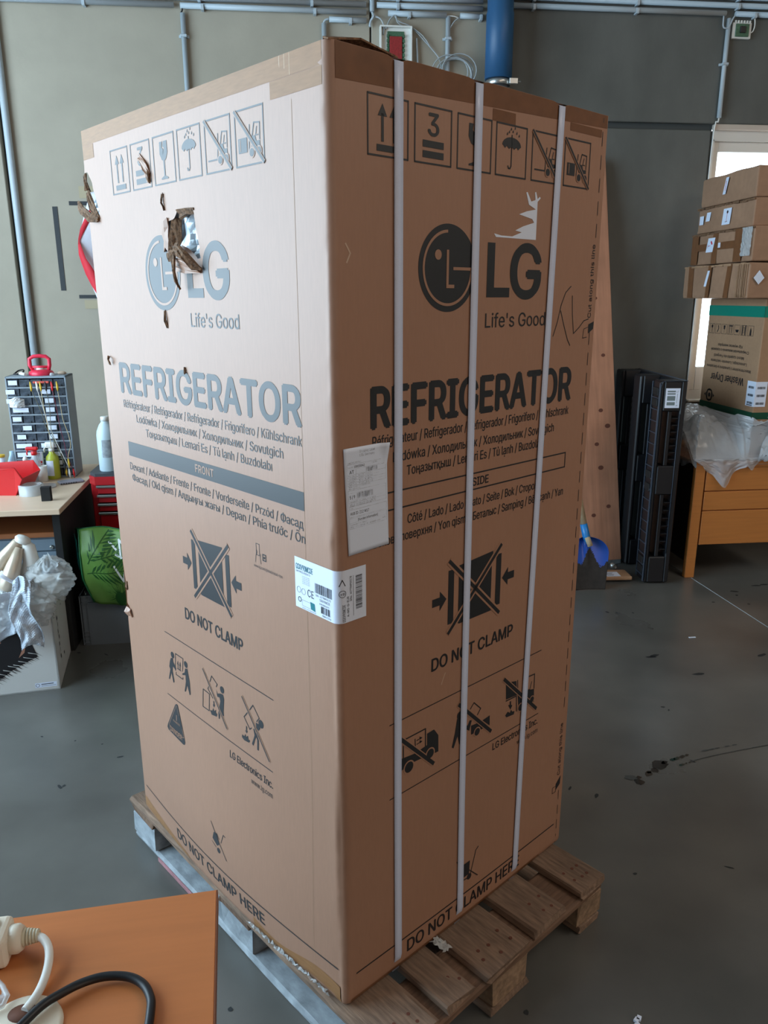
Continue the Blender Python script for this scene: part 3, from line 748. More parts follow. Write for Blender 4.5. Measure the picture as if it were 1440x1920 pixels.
SIDE_LOW=[('s',0.009,2,[(0.1569,0.6135),(0.2655,0.5032)]),
('s',0.0135,1,[(0.1569,0.6135),(0.2655,0.5032)]),
('p',0,0,[(0.1603,0.5588),(0.2055,0.5535),(0.2451,0.5579),(0.2446,0.5864),(0.2666,0.5879),(0.2809,0.5679),(0.2819,0.526),(0.265,0.5273),(0.2499,0.5306),(0.2016,0.5337),(0.1752,0.5307),(0.1604,0.527)]),
('c',0.0165,1,[(0.1886,0.5279)]),
('c',0.013,2,[(0.1886,0.5279)]),
('c',0.015,1,[(0.255,0.5324)]),
('c',0.0115,2,[(0.255,0.5324)]),
('s',0.003,0,[(0.1779,0.6007),(0.2392,0.6009),(0.2401,0.5517)]),
('s',0.003,0,[(0.1716,0.5863),(0.1718,0.5569)]),
('s',0.0024,0,[(0.2071,0.589),(0.2082,0.5705)]),
('s',0.002,0,[(0.2121,0.5829),(0.2258,0.5837)]),
('s',0.002,0,[(0.2123,0.5737),(0.2259,0.5744)]),
('p',0,0,[(0.2203,0.5893),(0.2299,0.5836),(0.2229,0.5807)]),
('p',0,0,[(0.2204,0.5801),(0.2301,0.5743),(0.223,0.5717)]),
('s',0.009,2,[(0.3487,0.6167),(0.466,0.5019)]),
('s',0.0135,1,[(0.3487,0.6167),(0.466,0.5019)]),
('c',0.01,0,[(0.3525,0.589)]),
('p',0,0,[(0.3431,0.5831),(0.3593,0.5766),(0.3655,0.5603),(0.3885,0.5456),(0.3851,0.5365),(0.365,0.5501),(0.3571,0.5377),(0.3595,0.5104),(0.3524,0.5134),(0.3461,0.5371),(0.3332,0.5112),(0.3272,0.5156),(0.3366,0.548)]),
('s',0.0026,0,[(0.389,0.5908),(0.4012,0.6023),(0.4262,0.578),(0.4152,0.5654)]),
('p',0,0,[(0.4342,0.543),(0.4612,0.5458),(0.4617,0.5182)]),
('p',0,0,[(0.3933,0.5455),(0.4173,0.5427),(0.4477,0.5196),(0.4183,0.521),(0.3943,0.521)]),
('c',0.0125,1,[(0.4154,0.5204)]),
('c',0.0095,2,[(0.4154,0.5204)]),
('p',0,0,[(0.3768,0.5452),(0.3878,0.5617),(0.3951,0.5588),(0.3866,0.5341)]),
('s',0.009,2,[(0.5121,0.6219),(0.6482,0.4923)]),
('s',0.0135,1,[(0.5121,0.6219),(0.6482,0.4923)]),
('p',0,0,[(0.519,0.6105),(0.5603,0.601),(0.5658,0.5606),(0.522,0.5644)]),
('s',0.003,0,[(0.5222,0.5603),(0.5633,0.5586),(0.5663,0.5159)]),
('s',0.003,0,[(0.5656,0.6009),(0.5672,0.5784)]),
('s',0.003,0,[(0.6009,0.5956),(0.6352,0.5938),(0.6358,0.5532)]),
('s',0.0022,0,[(0.6065,0.5595),(0.6178,0.5561),(0.6245,0.5761)]),
('p',0,0,[(0.5686,0.5596),(0.6009,0.5605),(0.636,0.5513),(0.6378,0.5146),(0.5987,0.5183),(0.5741,0.5204)]),
('c',0.0105,1,[(0.6286,0.5249)]),
('c',0.008,2,[(0.6286,0.5249)]),
('c',0.0125,1,[(0.5822,0.5202)]),
('c',0.0095,2,[(0.5822,0.5202)]),
('s',0.005,0,[(0.54,0.5513),(0.5408,0.5388)]),
('p',0,0,[(0.5314,0.5461),(0.5415,0.5294),(0.5487,0.5395)]),
('p',0,0,[(0.5211,0.5209),(0.5311,0.5279),(0.5394,0.521),(0.5442,0.5283),(0.5489,0.5209),(0.5581,0.5192),(0.556,0.5107),(0.5268,0.5138)])]
SIDE_EXTRA=[('p',0,0,[(0.4155,1.6354),(0.4215,1.6289),(0.5529,1.629),(0.5529,1.7039),(0.5629,1.7117),(0.5595,1.7143),(0.5525,1.7092),(0.5463,1.7227),(0.5427,1.7213),(0.5452,1.7068),(0.5313,1.703),(0.5177,1.7203),(0.5136,1.719),(0.5239,1.6965),(0.5479,1.6887),(0.5176,1.6832),(0.4928,1.6759),(0.5371,1.6693),(0.5439,1.6626),(0.5077,1.6535),(0.4826,1.6444),(0.5037,1.6416),(0.4733,1.6324),(0.4384,1.6325)]),
('h',0.0022,0,[(0.6925,1.5366),(0.6728,1.5228),(0.6581,1.4953),(0.6478,1.46),(0.6336,1.4287)]),
('h',0.0022,0,[(0.6579,1.4835),(0.6732,1.4515),(0.6909,1.4186),(0.7017,1.406)]),
('h',0.0022,0,[(0.6998,1.5157),(0.7043,1.4749),(0.7134,1.4322),(0.7354,1.4459),(0.7524,1.4599),(0.7708,1.4636)]),
('p',0,0,[(0.7723,1.4512),(0.7945,1.4578),(0.7929,1.4402),(0.7733,1.4303)]),
('s',0.0015,0,[(0.7715,1.445),(0.7546,1.4413),(0.7518,1.4206),(0.7682,1.4221)])]

def umbrella(I, u, z, w, h, ink):
    P = lambda a, b: (u + a * w, z + b * h)
    top = [P(.5 + .30 * math.cos(math.radians(t)), .60 + .16 * math.sin(math.radians(t))) for t in range(0, 181, 15)]
    sc = [P(x, y) for x, y in ((.24, .58), (.29, .54), (.34, .585), (.42, .535), (.50, .585), (.58, .535), (.66, .585), (.71, .54), (.76, .58))]
    I.poly(top + sc, ink)
    I.stroke([P(.5, .8), P(.5, .56), P(.5, .22), P(.47, .17), P(.42, .17), P(.40, .21)], .0030, ink)
    for a, b in ((.40, .84), (.52, .86), (.64, .84), (.46, .90), (.58, .93), (.34, .80), (.72, .80)):
        I.poly([P(a, b - .02), P(a + .03, b), P(a + .02, b + .05), P(a - .01, b + .01)], ink)
def forklift(I, u, z, w, h, ink, ground, load):
    P = lambda a, b: (u + a * w, z + b * h)
    I.poly([P(.56, .28), P(.60, .50), P(.70, .50), P(.74, .40), P(.86, .40), P(.86, .26), P(.56, .24)], ink)
    I.stroke([P(.48, .26), P(.52, .70)], .0024, ink)
    I.stroke([P(.60, .50), P(.67, .72), P(.86, .70), P(.85, .42)], .0024, ink); I.stroke([P(.76, .64), P(.72, .50), P(.80, .50)], .002, ink)
    for a, r in ((.58, .075), (.82, .075)):
        I.ring(*P(a, .22), 0, r * w * 1.35, ground, .0009, seg=20); I.ring(*P(a, .22), 0, r * w, ink, .0012, seg=20)
    if load: I.rect(*P(.12, .24), *P(.42, .50), ink); I.stroke([P(.19, .28), P(.19, .47)], .002, ground, .0009)
    else: I.stroke([P(.12, .24), P(.50, .24)], .0028, ink)
    I.stroke([P(.03, .97), P(.97, .03)], .0085, ground, .0014); I.stroke([P(.02, .98), P(.98, .02)], .0048, ink, .0017)
def top_icons(mp, xs, skip, nm):
    z0, h = 1.7425, .0955
    for k, (a, b) in enumerate(xs):
        I = Ink(mp, skip); w_ = b - a; P = lambda x, y: (a + x * w_, z0 + y * h)
        I.frame(a + .0014, z0 + .0014, b - .0014, z0 + h - .0014, .0030, INK)
        if k == 0:
            for x in (.36, .64):
                I.stroke([P(x, .27), P(x, .68)], .0058, INK); I.poly([P(x - .11, .66), P(x, .86), P(x + .11, .66)], INK)
            I.rect(*P(.22, .09), *P(.78, .20), INK)
        elif k == 1:
            I.text('3', *[P(x, 0)[0] for x in (.36, .64)], P(0, .50)[1], .036, INK, .03)
            I.rect(*P(.22, .29), *P(.78, .41), INK); I.rect(*P(.22, .11), *P(.78, .23), INK)
        elif k == 2:
            I.poly([P(*q) for q in ((.33, .86), (.46, .86), (.43, .74), (.50, .70), (.46, .58), (.54, .72), (.47, .76), (.51, .86), (.67, .86), (.68, .62), (.60, .50), (.53, .47), (.53, .17), (.66, .13), (.66, .10), (.34, .10), (.34, .13), (.47, .17), (.47, .47), (.40, .50), (.32, .62))], INK)
        elif k == 3: umbrella(I, a, z0, w_, h, INK)
        else: forklift(I, a, z0, w_, h, INK, KRAFT, k == 5)
        I.obj('printed_symbol', car)
def logo(mp, cu, cz, r, lu0, lu1, gu0, gu1, gz, tu0, tu1, skip):
    I = Ink(mp, skip)
    I.ring(cu, cz, 0, r, INK, seg=64)
    g = KRAFT
    I.ring(cu, cz, r * .80, r * .865, g, .0011, 92, 360, 64)            # open ring of the G
    I.rect(cu + r * .18, cz - r * .035, cu + r * .84, cz + r * .035, g, .0011)
    I.rect(cu - r * .06, cz - r * .45, cu + r * .02, cz + r * .42, g, .0012); I.rect(cu - r * .06, cz - r * .45, cu + r * .22, cz - r * .37, g, .0013)
    I.ring(cu - r * .35, cz + r * .30, 0, r * .115, g, .0012, seg=24)
    I.obj('printed_emblem', car)
    I = Ink(mp, skip)
    zt = gz + .105
    lw = (lu1 - lu0)
    I.poly([(lu0, gz), (lu1, gz), (lu1, gz + .019), (lu0 + .023, gz + .019), (lu0 + .023, zt), (lu0, zt)], INK) if not skip else None
    if skip:
        I.poly([(lu0, gz), (lu1, gz), (lu1, gz + .019), (lu0 + .023, gz + .019), (lu0 + .023, gz + .056), (lu0, gz + .056)], INK)
    I.text('G', gu0, gu1, gz, .104, INK, .045)
    I.text("Life's Good", tu0, tu1, 1.4535, .028, INK, .005)
    I.obj('printed_lettering', car)
LANG = ["Réfrigérateur / Refrigerador / Refrigerador / Frigorifero / Kühlschrank", "Lodówka / Холодильник / Холодильник / Sovutgich", "Тоңазытқыш / Lemari Es / Tủ lạnh / Buzdolabı"]
def lines(mp, rows, bold=.0):
    for t, u0, u1, z, cap, b_ in rows:
        I = Ink(mp); I.text(t, u0, u1, z, cap, INK, b_); I.obj('printed_lettering', car)
top_icons(FM, ((.150, .240), (.254, .345), (.359, .451), (.463, .555), (.570, .662), (.676, .768)), in_hole, 'front')
top_icons(SM, ((.080, .176), (.190, .2865), (.301, .3995), (.412, .5095), (.526, .623), (.639, .736)), None, 'side')
logo(FM, .3595, 1.565, .079, .466, .530, .537, .627, 1.513, .469, .657, in_hole)
logo(SM, .283, 1.566, .080, .398, .471, .476, .573, 1.513, .397, .600, None)
lines(FM, [('REFRIGERATOR', .096, .848, 1.284, .0715, .05), (LANG[0], .100, .849, 1.246, .019, .008), (LANG[1], .165, .787, 1.214, .019, .008), (LANG[2], .210, .747, 1.183, .019, .008),
           ('Devant / Adelante / Frente / Fronte / Vorderseite / Przód / Фасад', .104, .845, 1.085, .0185, .008), ('Фасад / Old qism / Алдыңғы жағы / Depan / Phía trước / Ön', .112, .850, 1.056, .0185, .008),
           ('DO NOT CLAMP', .344, .604, .743, .029, .035), ('LG Electronics Inc.', .533, .709, .4435, .0185, .02), ('www.lg.com', .624, .708, .418, .013, .0), ('DO NOT CLAMP HERE', .236, .668, .048, .032, .03),
           ('www.lg.com/global/install-tips', .665, .769, .9635, .0065, .0)])
lines(SM, [('REFRIGERATOR', .087, .714, 1.2815, .0735, .05), (LANG[0], .088, .712, 1.247, .019, .014), (LANG[1], .140, .657, 1.2115, .019, .014), (LANG[2], .177, .621, 1.181, .019, .014),
           ('SIDE', .373, .425, 1.1265, .0175, .03), ('Côté / Lado / Lado / Lato / Seite / Bok / Сторона', .180, .614, 1.0825, .0185, .014), ('Бокова поверхня / Yon qismi / Беталыс / Samping / Bên cạnh / Yan', .089, .710, 1.050, .0185, .014),
           ('DO NOT CLAMP', .256, .535, .7325, .029, .035), ('LG Electronics Inc.', .477, .659, .4435, .0185, .02), ('www.lg.com', .574, .661, .418, .013, .0), ('DO NOT CLAMP HERE', .186, .606, .0375, .032, .03)])
I = Ink(FM); I.rect(.105, 1.1215, .850, 1.1585, INK); I.text('FRONT', .442, .521, 1.1325, .0175, KRAFT, .03, .0010); I.obj('printed_lettering', car)
I = Ink(SM); I.frame(.092, 1.1185, .7105, 1.1535, .0030, INK); I.obj('printed_frame', car)
def clampsym(mp, u0, u1, zc):
    I = Ink(mp); c = (u0 + u1) / 2; s_ = (u1 - u0) / .265; P = lambda x, y: (c + x * s_, zc + y)
    I.poly([P(-.056, .066), P(.056, .074), P(.056, .060), P(0, .004), P(-.062, .066)], INK) 
    I.poly([P(-.05, -.070), P(.056, -.070), P(.05, -.060), P(0, -.006), P(-.055, -.066)], INK)
    I.poly([P(-.053, .048), P(-.053, -.048), P(-.008, 0)], INK); I.poly([P(.053, .048), P(.053, -.048), P(.008, 0)], INK)
    I.rect(*P(-.085, -.062), *P(-.068, .062), INK); I.rect(*P(.068, -.062), *P(.085, .062), INK)
    for a, b in (((-.080, .080), (.080, -.080)), ((-.080, -.080), (.080, .080))):
        I.stroke([P(*a), P(*b)], .0175, KRAFT, .0009)
    for a, b in (((-.082, .082), (.082, -.082)), ((-.082, -.082), (.082, .082))):
        I.stroke([P(*a), P(*b)], .0085, INK, .0012)
    for s in (-1, 1):
        I.poly([P(s * .132, .009), P(s * .110, .009), P(s * .110, .022), P(s * .090, 0), P(s * .110, -.022), P(s * .110, -.009), P(s * .132, -.009)], INK)
    I.obj('printed_symbol', car)
clampsym(FM, .351, .611, .900); clampsym(SM, .254, .531, .890)
I = Ink(FM); I.rect(.224, .667, .719, .6692, INK); I.rect(.218, .485, .710, .4872, INK); I.obj('printed_line', car)
I = Ink(SM); I.rect(.131, .651, .659, .6532, INK); I.rect(.131, .4715, .660, .4737, INK); I.obj('printed_line', car)
I = Ink(FM); I.rect(.020, .097, .925, .1005, INK); I.obj('printed_line', car)
I = Ink(SM); I.rect(.031, .0795, .765, .083, INK); I.obj('printed_line', car)
def split(lst, xs, key=lambda q: q[3][0][0]):
    out = [[] for _ in range(len(xs) + 1)]
    for q in lst:
        k = sum(1 for x in xs if sum(p[0] for p in q[3]) / len(q[3]) > x); out[k].append(q)
    return out
tri = FRONT_LOW[-4:]; rest = FRONT_LOW[:-4]
for grp in split(rest, (.385, .56)):
    I = Ink(FM); I.shapes(grp, INK, KRAFT); I.obj('printed_symbol', car)
I = Ink(FM); I.shapes(tri, INK, KRAFT); I.text('DANGER', .226, .296, .381, .014, KRAFT, .02, .0012); I.text('WARNING', .246, .284, .4165, .006, KRAFT, .01, .0012); I.obj('printed_symbol', car)
for grp in split(SIDE_LOW, (.31, .49)):
    I = Ink(SM); I.shapes(grp, INK, KRAFT); I.obj('printed_symbol', car)
def unbulge(lst):
    out = []
    for k, w_, l, pts in lst:
        q = []
        for u, z in pts:
            uu, zz = u, z
            for _ in range(4):
                b_ = bulge(uu, zz); uu = u + b_ * (W - uu + 1.046) / (.85 - b_); zz = z + b_ * (1.513 - zz) / (.85 - b_)
            q.append((uu, zz))
        out.append((k, w_, l, q))
    return out
I = Ink(FM); I.shapes(unbulge(FRONT_CART), INK, KRAFT); I.obj('printed_symbol', car)
I = Ink(SM)
I.stroke([(.433, .192), (.424, .186), (.405, .128)], .0026, INK); I.poly([(.372, .168), (.402, .168), (.399, .130), (.378, .130)], INK); I.ring(.400, .122, 0, .0085, INK, seg=20); I.stroke([(.366, .124), (.392, .121)], .003, INK)
I.stroke([(.352, .190), (.432, .108)], .0024, INK, .0012); I.obj('printed_symbol', car)
# hand with phone beside the install address (the square code itself is left out)
I = Ink(FM); I.frame(.676, .992, .688, 1.017, .0013, INK); I.stroke([(.672, .975), (.674, .990), (.679, .998), (.676, 1.004)], .0013, INK); I.stroke([(.692, .975), (.690, .988), (.692, .996)], .0013, INK)
I.frame(.700, .985, .711, .998, .0024, INK); I.ring(.7055, .9915, .0008, .0028, INK, seg=12); I.obj('printed_symbol', car)
# cut line down the far edge of the side face
I = Ink(SM); z = .012
while z < 1.893:
    if not (.195 < z < .405 or 1.425 < z < 1.64): I.rect(.7782, z, .7802, min(z + .030, 1.893), INK)
    z += .048
I.obj('printed_cut_line', car)
for z0, z1, zi in ((1.466, 1.629, 1.442), (.237, .397, .208)):
    I = Ink(SM); I.text('Cut along this line', z0, z1, .7795, .0125, INK, .012, rot=True); I.obj('printed_lettering', car)
I = Ink(SM); I.poly([(.763, .212), (.785, .230), (.783, .205), (.764, .192)], INK); I.frame(.748, .188, .764, .206, .0016, INK); I.obj('printed_symbol', car)
st = SIDE_EXTRA
I = Ink(SM); I.shapes(st[0:1], PAPER, PAPER); o = I.obj('torn_label', car, label='torn remains of a white paper label')
I = Ink(SM); I.shapes(st[1:4], SCUFF, KRAFT); I.obj('handwritten_mark', car, label='two handwritten marker letters')
I = Ink(SM); I.shapes(st[4:], INK, KRAFT); I.obj('printed_symbol', car)
# shipping label
T_ = (.0165, 1.2525), (.1215, 1.2535), (.1270, 1.0525), (.0255, 1.0500)
def LM(a, b): # label space 0..1
    t = 1 - b
    l = (T_[0][0] * (1 - t) + T_[3][0] * t, T_[0][1] * (1 - t) + T_[3][1] * t); r = (T_[1][0] * (1 - t) + T_[2][0] * t, T_[1][1] * (1 - t) + T_[2][1] * t)
    return l[0] * (1 - a) + r[0] * a, l[1] * (1 - a) + r[1] * a
q = B()
def lab(a, b):
    u, z = LM(a, b); o = .0020 + (.010 * max(0, a + b - 1.8) / .2) ** 1
    return SM(u, z, o)
q.grid(lab, 14, 24); lb = q.obj('shipping_label', PAPER, car, thick=.0004)
def LAB(a, b, off=0): u, z = LM(a / 10, b / 20); return SM(u, z, off + .0022)
I = Ink(LAB); I.step = 9
def ltext(t, a0, a1, b, cap, bold=0): I.text(t, a0, a1, b, cap, INK_S, bold, 0)
def box_(a0, b0, a1, b1, wd=.035):
    for s in ([(a0, b0), (a1, b0)], [(a1, b0), (a1, b1)], [(a1, b1), (a0, b1)], [(a0, b1), (a0, b0)]): I.stroke(s, wd, INK_S, 0)
ltext('Shipping Label', 3.6, 7.2, 18.9, .45); ltext('LGE Germany', 3.6, 7.1, 18.2, .45)
ltext('Load information', .7, 3.8, 17.15, .30); box_(.6, 13.1, 9.6, 17.0)
for b in (16.1, 15.1, 14.6, 14.1, 13.6): I.stroke([(.6, b), (9.6, b)], .03, INK_S, 0)
ltext('Load ID', .8, 1.9, 16.35, .26); ltext('100035042', 2.2, 4.6, 16.3, .42, .03); ltext('Trip No', 6.3, 7.6, 16.6, .28)
ltext('AT', 1.1, 2.1, 15.3, .60, .03); I.stroke([(2.6, 15.1), (2.6, 16.1)], .03, INK_S, 0)
for b, t, t2 in ((14.72, 'Trip Seq 2', 'S01 1 TYP 7 48211 43217'), (14.22, 'Trip Weight', '1020002021 DE 5200'), (13.72, 'Carrier', 'TOLPL'), (13.22, 'Plate Code', 'TOR 9804')):
    ltext(t, .8, 2.6, b, .26); ltext(t2, 3.1, 6.5, b, .26)
ltext('Route Control', .8, 2.8, 12.75, .24); ltext('070502021024', 3.1, 5.8, 12.75, .28)
box_(.6, 9.2, 9.6, 12.2)
for b in (11.7, 10.4, 9.9): I.stroke([(.6, b), (9.6, b)], .03, INK_S, 0)
ltext('Palet information', .8, 3.4, 12.35, .26); ltext('5 / 9', .9, 2.1, 10.65, .62, .03)
for b, t in ((9.98, 'Pallet GSXV  1001  2  3  10.5'), (9.5, 'Qty 1 Weight 131 kg  LGE TR'), (9.22, 'Dest. Frankfurt am M 1/2')): ltext(t, .9, 7.0, b, .24)
box_(.6, 7.2, 9.6, 8.6); ltext('End', .7, 1.5, 8.75, .24); ltext('HUB ID  Z12 W17', .9, 5.3, 7.6, .52, .02)
box_(.6, 5.0, 9.6, 7.0); ltext('[Kunden information]', 2.6, 7.4, 6.3, .46, .02); I.stroke([(.6, 6.1), (9.6, 6.1)], .03, INK_S, 0)
ltext('Customer P.O.  Meyer', .8, 4.8, 5.65, .26); ltext('01-12345678-2090-04', .8, 8.0, 5.2, .28); ltext('1/2', 8.6, 9.3, 5.5, .3)
I.obj('label_text', lb)
def bar_l(a0, b0, a1, b1, seed):
    I = Ink(LAB); r = random.Random(seed); a = a0
    while a < a1:
        w_ = r.choice((.05, .09, .14)); I.rect(a, b0, min(a + w_, a1), b1, INK_S, .0, step=9); a += w_ + r.choice((.06, .09, .12))
    I.obj('barcode', lb)
bar_l(4.9, 15.2, 7.6, 16.0, 1); bar_l(2.6, 10.55, 6.4, 11.6, 2)
# product label folded round the near edge
q = B()
def FOLD(s, z, off=0.0): # s in metres along the label; s=0 at its far end on the front, corner at .133
    c = W - RC - .814
    if s <= c: return FM(.814 + s, z, off)
    a = (s - c) / RC
    if a < PI / 2: return Vector((RC - (RC + off) * math.cos(a), RC - (RC + off) * math.sin(a), z))
    return SM(RC + (s - c - RC * PI / 2), z, off)
LE = (W - RC - .814) + RC * PI / 2 + .068 - RC
q.grid(lambda a, b: FOLD(a * LE, .9185 + .1055 * b - .008 * 0 * a, .0014), 60, 8)
pl = q.obj('product_label', PAPER, car, normals=False)
I = Ink(FOLD)
def pt(t, a0, a1, z, cap, m_=INK_S, b_=0): I.text(t, a0, a1, z, cap, m_, b_, .0018)
pt('GSXV90MCDE', .004, .058, .9995, .0115, TEAL, .01); pt('GSXV90MCDE.ADSQEUR  EU', .004, .050, .9935, .0038)
for k in range(5): pt('Nm 220-240 V 50Hz', .024, .048, .987 - k * .0036, .0018)
pt('CE', .040, .060, .950, .0150, INK_S, .0)
for cx, cz in ((.012, .957), (.027, .956)): I.ring(cx, cz, .0058, .0065, INK_S, .0018, seg=24)
I.ring(.014, .937, .0040, .0055, INK_S, .0018, seg=16); I.frame(.022, .926, .056, .938, .0005, INK_S, .0018); I.poly([(.050, .926), (.064, .924), (.062, .940), (.048, .941)], TEAL, .0018)
pt('MADE IN EU  LG ELECTRONICS WROCLAW', .022, .066, .9205, .0022)
pt('S/No.  407TRWP50178', .066, .112, .9585, .0042); pt('GSXV90MCDE', .078, .110, .951, .005); pt('EAN 8806091', .078, .108, .944, .0035); pt('Made in China', .086, .112, .9215, .0042)
I.barcode(.064, .9650, .116, .9850, INK_S, .0018, seed=4); I.barcode(.082, .9275, .110, .9420, INK_S, .0018, seed=5)
c0 = LE - .066
def vt(t, z0, z1, s, cap, b_=0): I.text(t, z0, z1, s, cap, INK_S, b_, .0018, rot=True)
vt('GSXV90MCDE', .921, .956, c0 + .014, .0058, .01); vt('A-MG-G-EUR', .930, .971, c0 + .023, .0050, .01); vt('S/No.  407TRWP50178', .960, 1.010, c0 + .030, .0045, .01)
I.ring(c0 + .009, .978, .0062, .0072, INK_S, .0018, seg=24); pt('+B', c0 + .0045, c0 + .0135, .9755, .005, INK_S, .01)
I.stroke([(c0 + .003, .994), (c0 + .014, .994), (c0 + .0085, 1.006), (c0 + .003, .994)], .0016, INK_S, .0018)
I.stroke([(c0 + .034, .929), (c0 + .034, 1.010)], .0006, INK_S, .0018)
I.barcode(c0 + .040, .940, c0 + .056, 1.008, INK_S, .0018, vert=False, seed=8)
I.obj('label_text', pl)
I = Ink(SM); I.ring(.065, 1.30, 0, .001, KRAFT)
# scuffs on the side face
SC_ = mat('pale_scuff', (196, 170, 150), .7)
I = Ink(SM); I.stroke([(.030, 1.60), (.040, 1.585), (.032, 1.57)], .003, SC_, .0004); I.stroke([(.300, .715), (.292, .700), (.288, .690)], .0018, SC_, .0004); I.obj('scuff', car)

# ================================================================ services on the back wall
def conduit(x0, x1, z, lab):
    q = B(); q.tube([(x0, -.022, z), (x1, -.022, z)], .0145, 10)
    o = q.obj('conduit', GREY_P, label=lab, cat='conduit', group='horizontal conduits along the back wall')
    q = B(); x = x0 + .12; 
    while x < x1:
        q.box((x - .008, -.040, z - .022), (x + .008, 0, z - .012), .001); q.box((x - .008, -.042, z - .018), (x + .008, -.034, z + .006), .001); x += .62
    q.obj('clip', GREY_P, o, kind='stuff')
for x0, x1, z, lab in ((-5.15, -2.69, 3.213, 'lowest horizontal grey conduit at the top left of the wall'), (-5.15, -1.625, 3.250, 'second horizontal grey conduit up at the left of the wall'), (-5.15, -1.625, 3.289, 'third horizontal grey conduit up at the left of the wall'),
                   (-2.655, -1.625, 3.211, 'grey conduit ending above the carton, second lowest there'), (-1.835, -1.625, 3.170, 'short lowest grey conduit just above the carton corner'),
                   (-1.565, -.955, 3.289, 'topmost grey conduit between the junction boxes and blue duct'), (-1.565, -.955, 3.250, 'middle grey conduit left of the blue duct'), (-1.50, -1.165, 3.211, 'short grey conduit above the red circuit board'), (-1.085, -.955, 3.211, 'very short grey conduit touching the blue duct'),
                   (-.775, .515, 3.275, 'lowest grey conduit right of the blue duct'), (.575, 4.4, 3.275, 'lowest grey conduit above the green circuit board'), (-.775, 4.4, 3.318, 'second grey conduit right of the blue duct'), (-.775, 4.4, 3.361, 'topmost grey conduit right of the blue duct')):
    conduit(x0, x1, z, lab)
def drop(x, z0, z1, lab, r=.0135, bend=None):
    q = B(); pts = [(x, -.020, z0), (x, -.020, z1)]
    q.tube(pts, r, 10); 
    for zz in ([z1 - .12, z1 - .6] if z1 - z0 > .7 else [z1 - .25]): 
        if zz > z0: q.box((x - .028, -.012, zz), (x + .028, 0, zz + .014), .001); q.box((x - .018, -.038, zz), (x + .018, -.002, zz + .014), .002)
    return q.obj('conduit_drop', GREY_P, label=lab, cat='conduit', group='vertical conduits on the back wall')
drop(-2.646, 1.2, 3.175, 'vertical grey conduit dropping behind the left half of the carton')
drop(-1.866, 1.2, 3.150, 'short visible vertical conduit above the near carton corner')
drop(-1.154, 2.2, 3.206, 'vertical conduit passing the coiled grey cable')
drop(.540, 2.714, 3.250, 'vertical conduit dropping to the window corner at right')
drop(-1.592, 3.215, 4.3, 'vertical conduit coming from above beside the red circuit board')
drop(-3.650, .75, 4.3, 'long vertical grey conduit at the left, above the drawer organizer', .020)
def cable(name, pts, r, mm, lab, cat='cable', seg=6, grp=None, sub=3):
    P = [Vector(p) for p in pts]; out = []
    for i in range(len(P) - 1):
        p0, p1, p2, p3 = P[max(i - 1, 0)], P[i], P[i + 1], P[min(i + 2, len(P) - 1)]
        for k in range(sub):
            t = k / sub; out.append(0.5 * ((2 * p1) + (p2 - p0) * t + (2 * p0 - 5 * p1 + 4 * p2 - p3) * t * t + (3 * p1 - p0 - 3 * p2 + p3) * t ** 3))
    out.append(P[-1]); q = B(); q.tube(out, r, seg)
    return q.obj(name, mm, label=lab, cat=cat, group=grp) if lab else q
cable('bent_cable', [(-2.655, -.02, 3.175), (-2.645, -.022, 3.19), (-2.65, -.02, 3.205)], .004, BLACK, 'short dark cable joining two grey conduits at the left')
cable('cable_elbow', [(-1.866, -.02, 3.150), (-1.858, -.022, 3.165), (-1.838, -.022, 3.171)], .006, GREY_P, 'curved grey cable entering the short lowest conduit')
cable('wall_cable', [(-1.592, -.02, 3.215), (-1.585, -.03, 3.19), (-1.60, -.02, 3.17), (-1.605, -.02, 3.14)], .007, GREY_P, 'grey cable leaving the vertical conduit towards the seam')
cable('wall_cable', [(-1.585, -.02, 3.195), (-1.545, -.03, 3.18), (-1.525, -.03, 3.14), (-1.53, -.03, 3.10)], .005, GREY_C, 'pale cable running into the red circuit board box')
cable('wall_cable', [(-1.515, -.03, 3.13), (-1.49, -.03, 3.18), (-1.46, -.03, 3.20), (-1.45, -.03, 3.17), (-1.42, -.02, 3.15), (-1.36, -.02, 3.14), (-1.28, -.02, 3.07), (-1.21, -.02, 3.0), (-1.19, -.02, 2.95)], .004, GREY_C, 'long grey cable from the red circuit board down to the coil')
cable('wall_cable', [(-1.47, -.025, 3.205), (-1.44, -.03, 3.17), (-1.38, -.03, 3.15), (-1.30, -.03, 3.10), (-1.25, -.02, 3.04)], .003, GREY_C, 'thin grey cable arching above the red circuit board')
cable('wall_cable', [(-1.165, -.02, 3.21), (-1.12, -.03, 3.205), (-1.085, -.02, 3.195)], .003, WHITE_P, 'thin pale cable bridging two short conduits')
cable('wall_cable', [(-1.09, -.03, 3.20), (-1.12, -.03, 3.18), (-1.145, -.02, 3.14)], .003, GREY_C, 'thin cable hanging at the head of the coil conduit')
q = B(); rr = random.Random(2)
for k in range(6):
    cx, cz, r_ = -1.12 + rr.uniform(-.025, .03), 2.905 + rr.uniform(-.02, .02), .10 + rr.uniform(-.012, .012)
    q.tube([(cx + r_ * math.cos(t * PI / 12), -.03 - .006 * k, cz + r_ * .85 * math.sin(t * PI / 12)) for t in range(24)], .0035, 5, closed=True)
q.obj('cable_coil', GREY_C, label='loosely coiled grey cable hanging left of the blue duct', cat='cable')
cable('wall_cable', [(-1.335, -.02, 3.09), (-1.33, -.02, 3.0), (-1.325, -.02, 2.9), (-1.325, -.02, 2.7)], .005, GREY_C, 'grey cable running down right of the red circuit board')
cable('wall_cable', [(.505, -.02, 3.27), (.50, -.03, 3.23), (.505, -.03, 3.20), (.535, -.03, 3.20), (.56, -.03, 3.25), (.58, -.02, 3.27)], .0045, GREY_P, 'looping pale cable at the conduit head above the window')
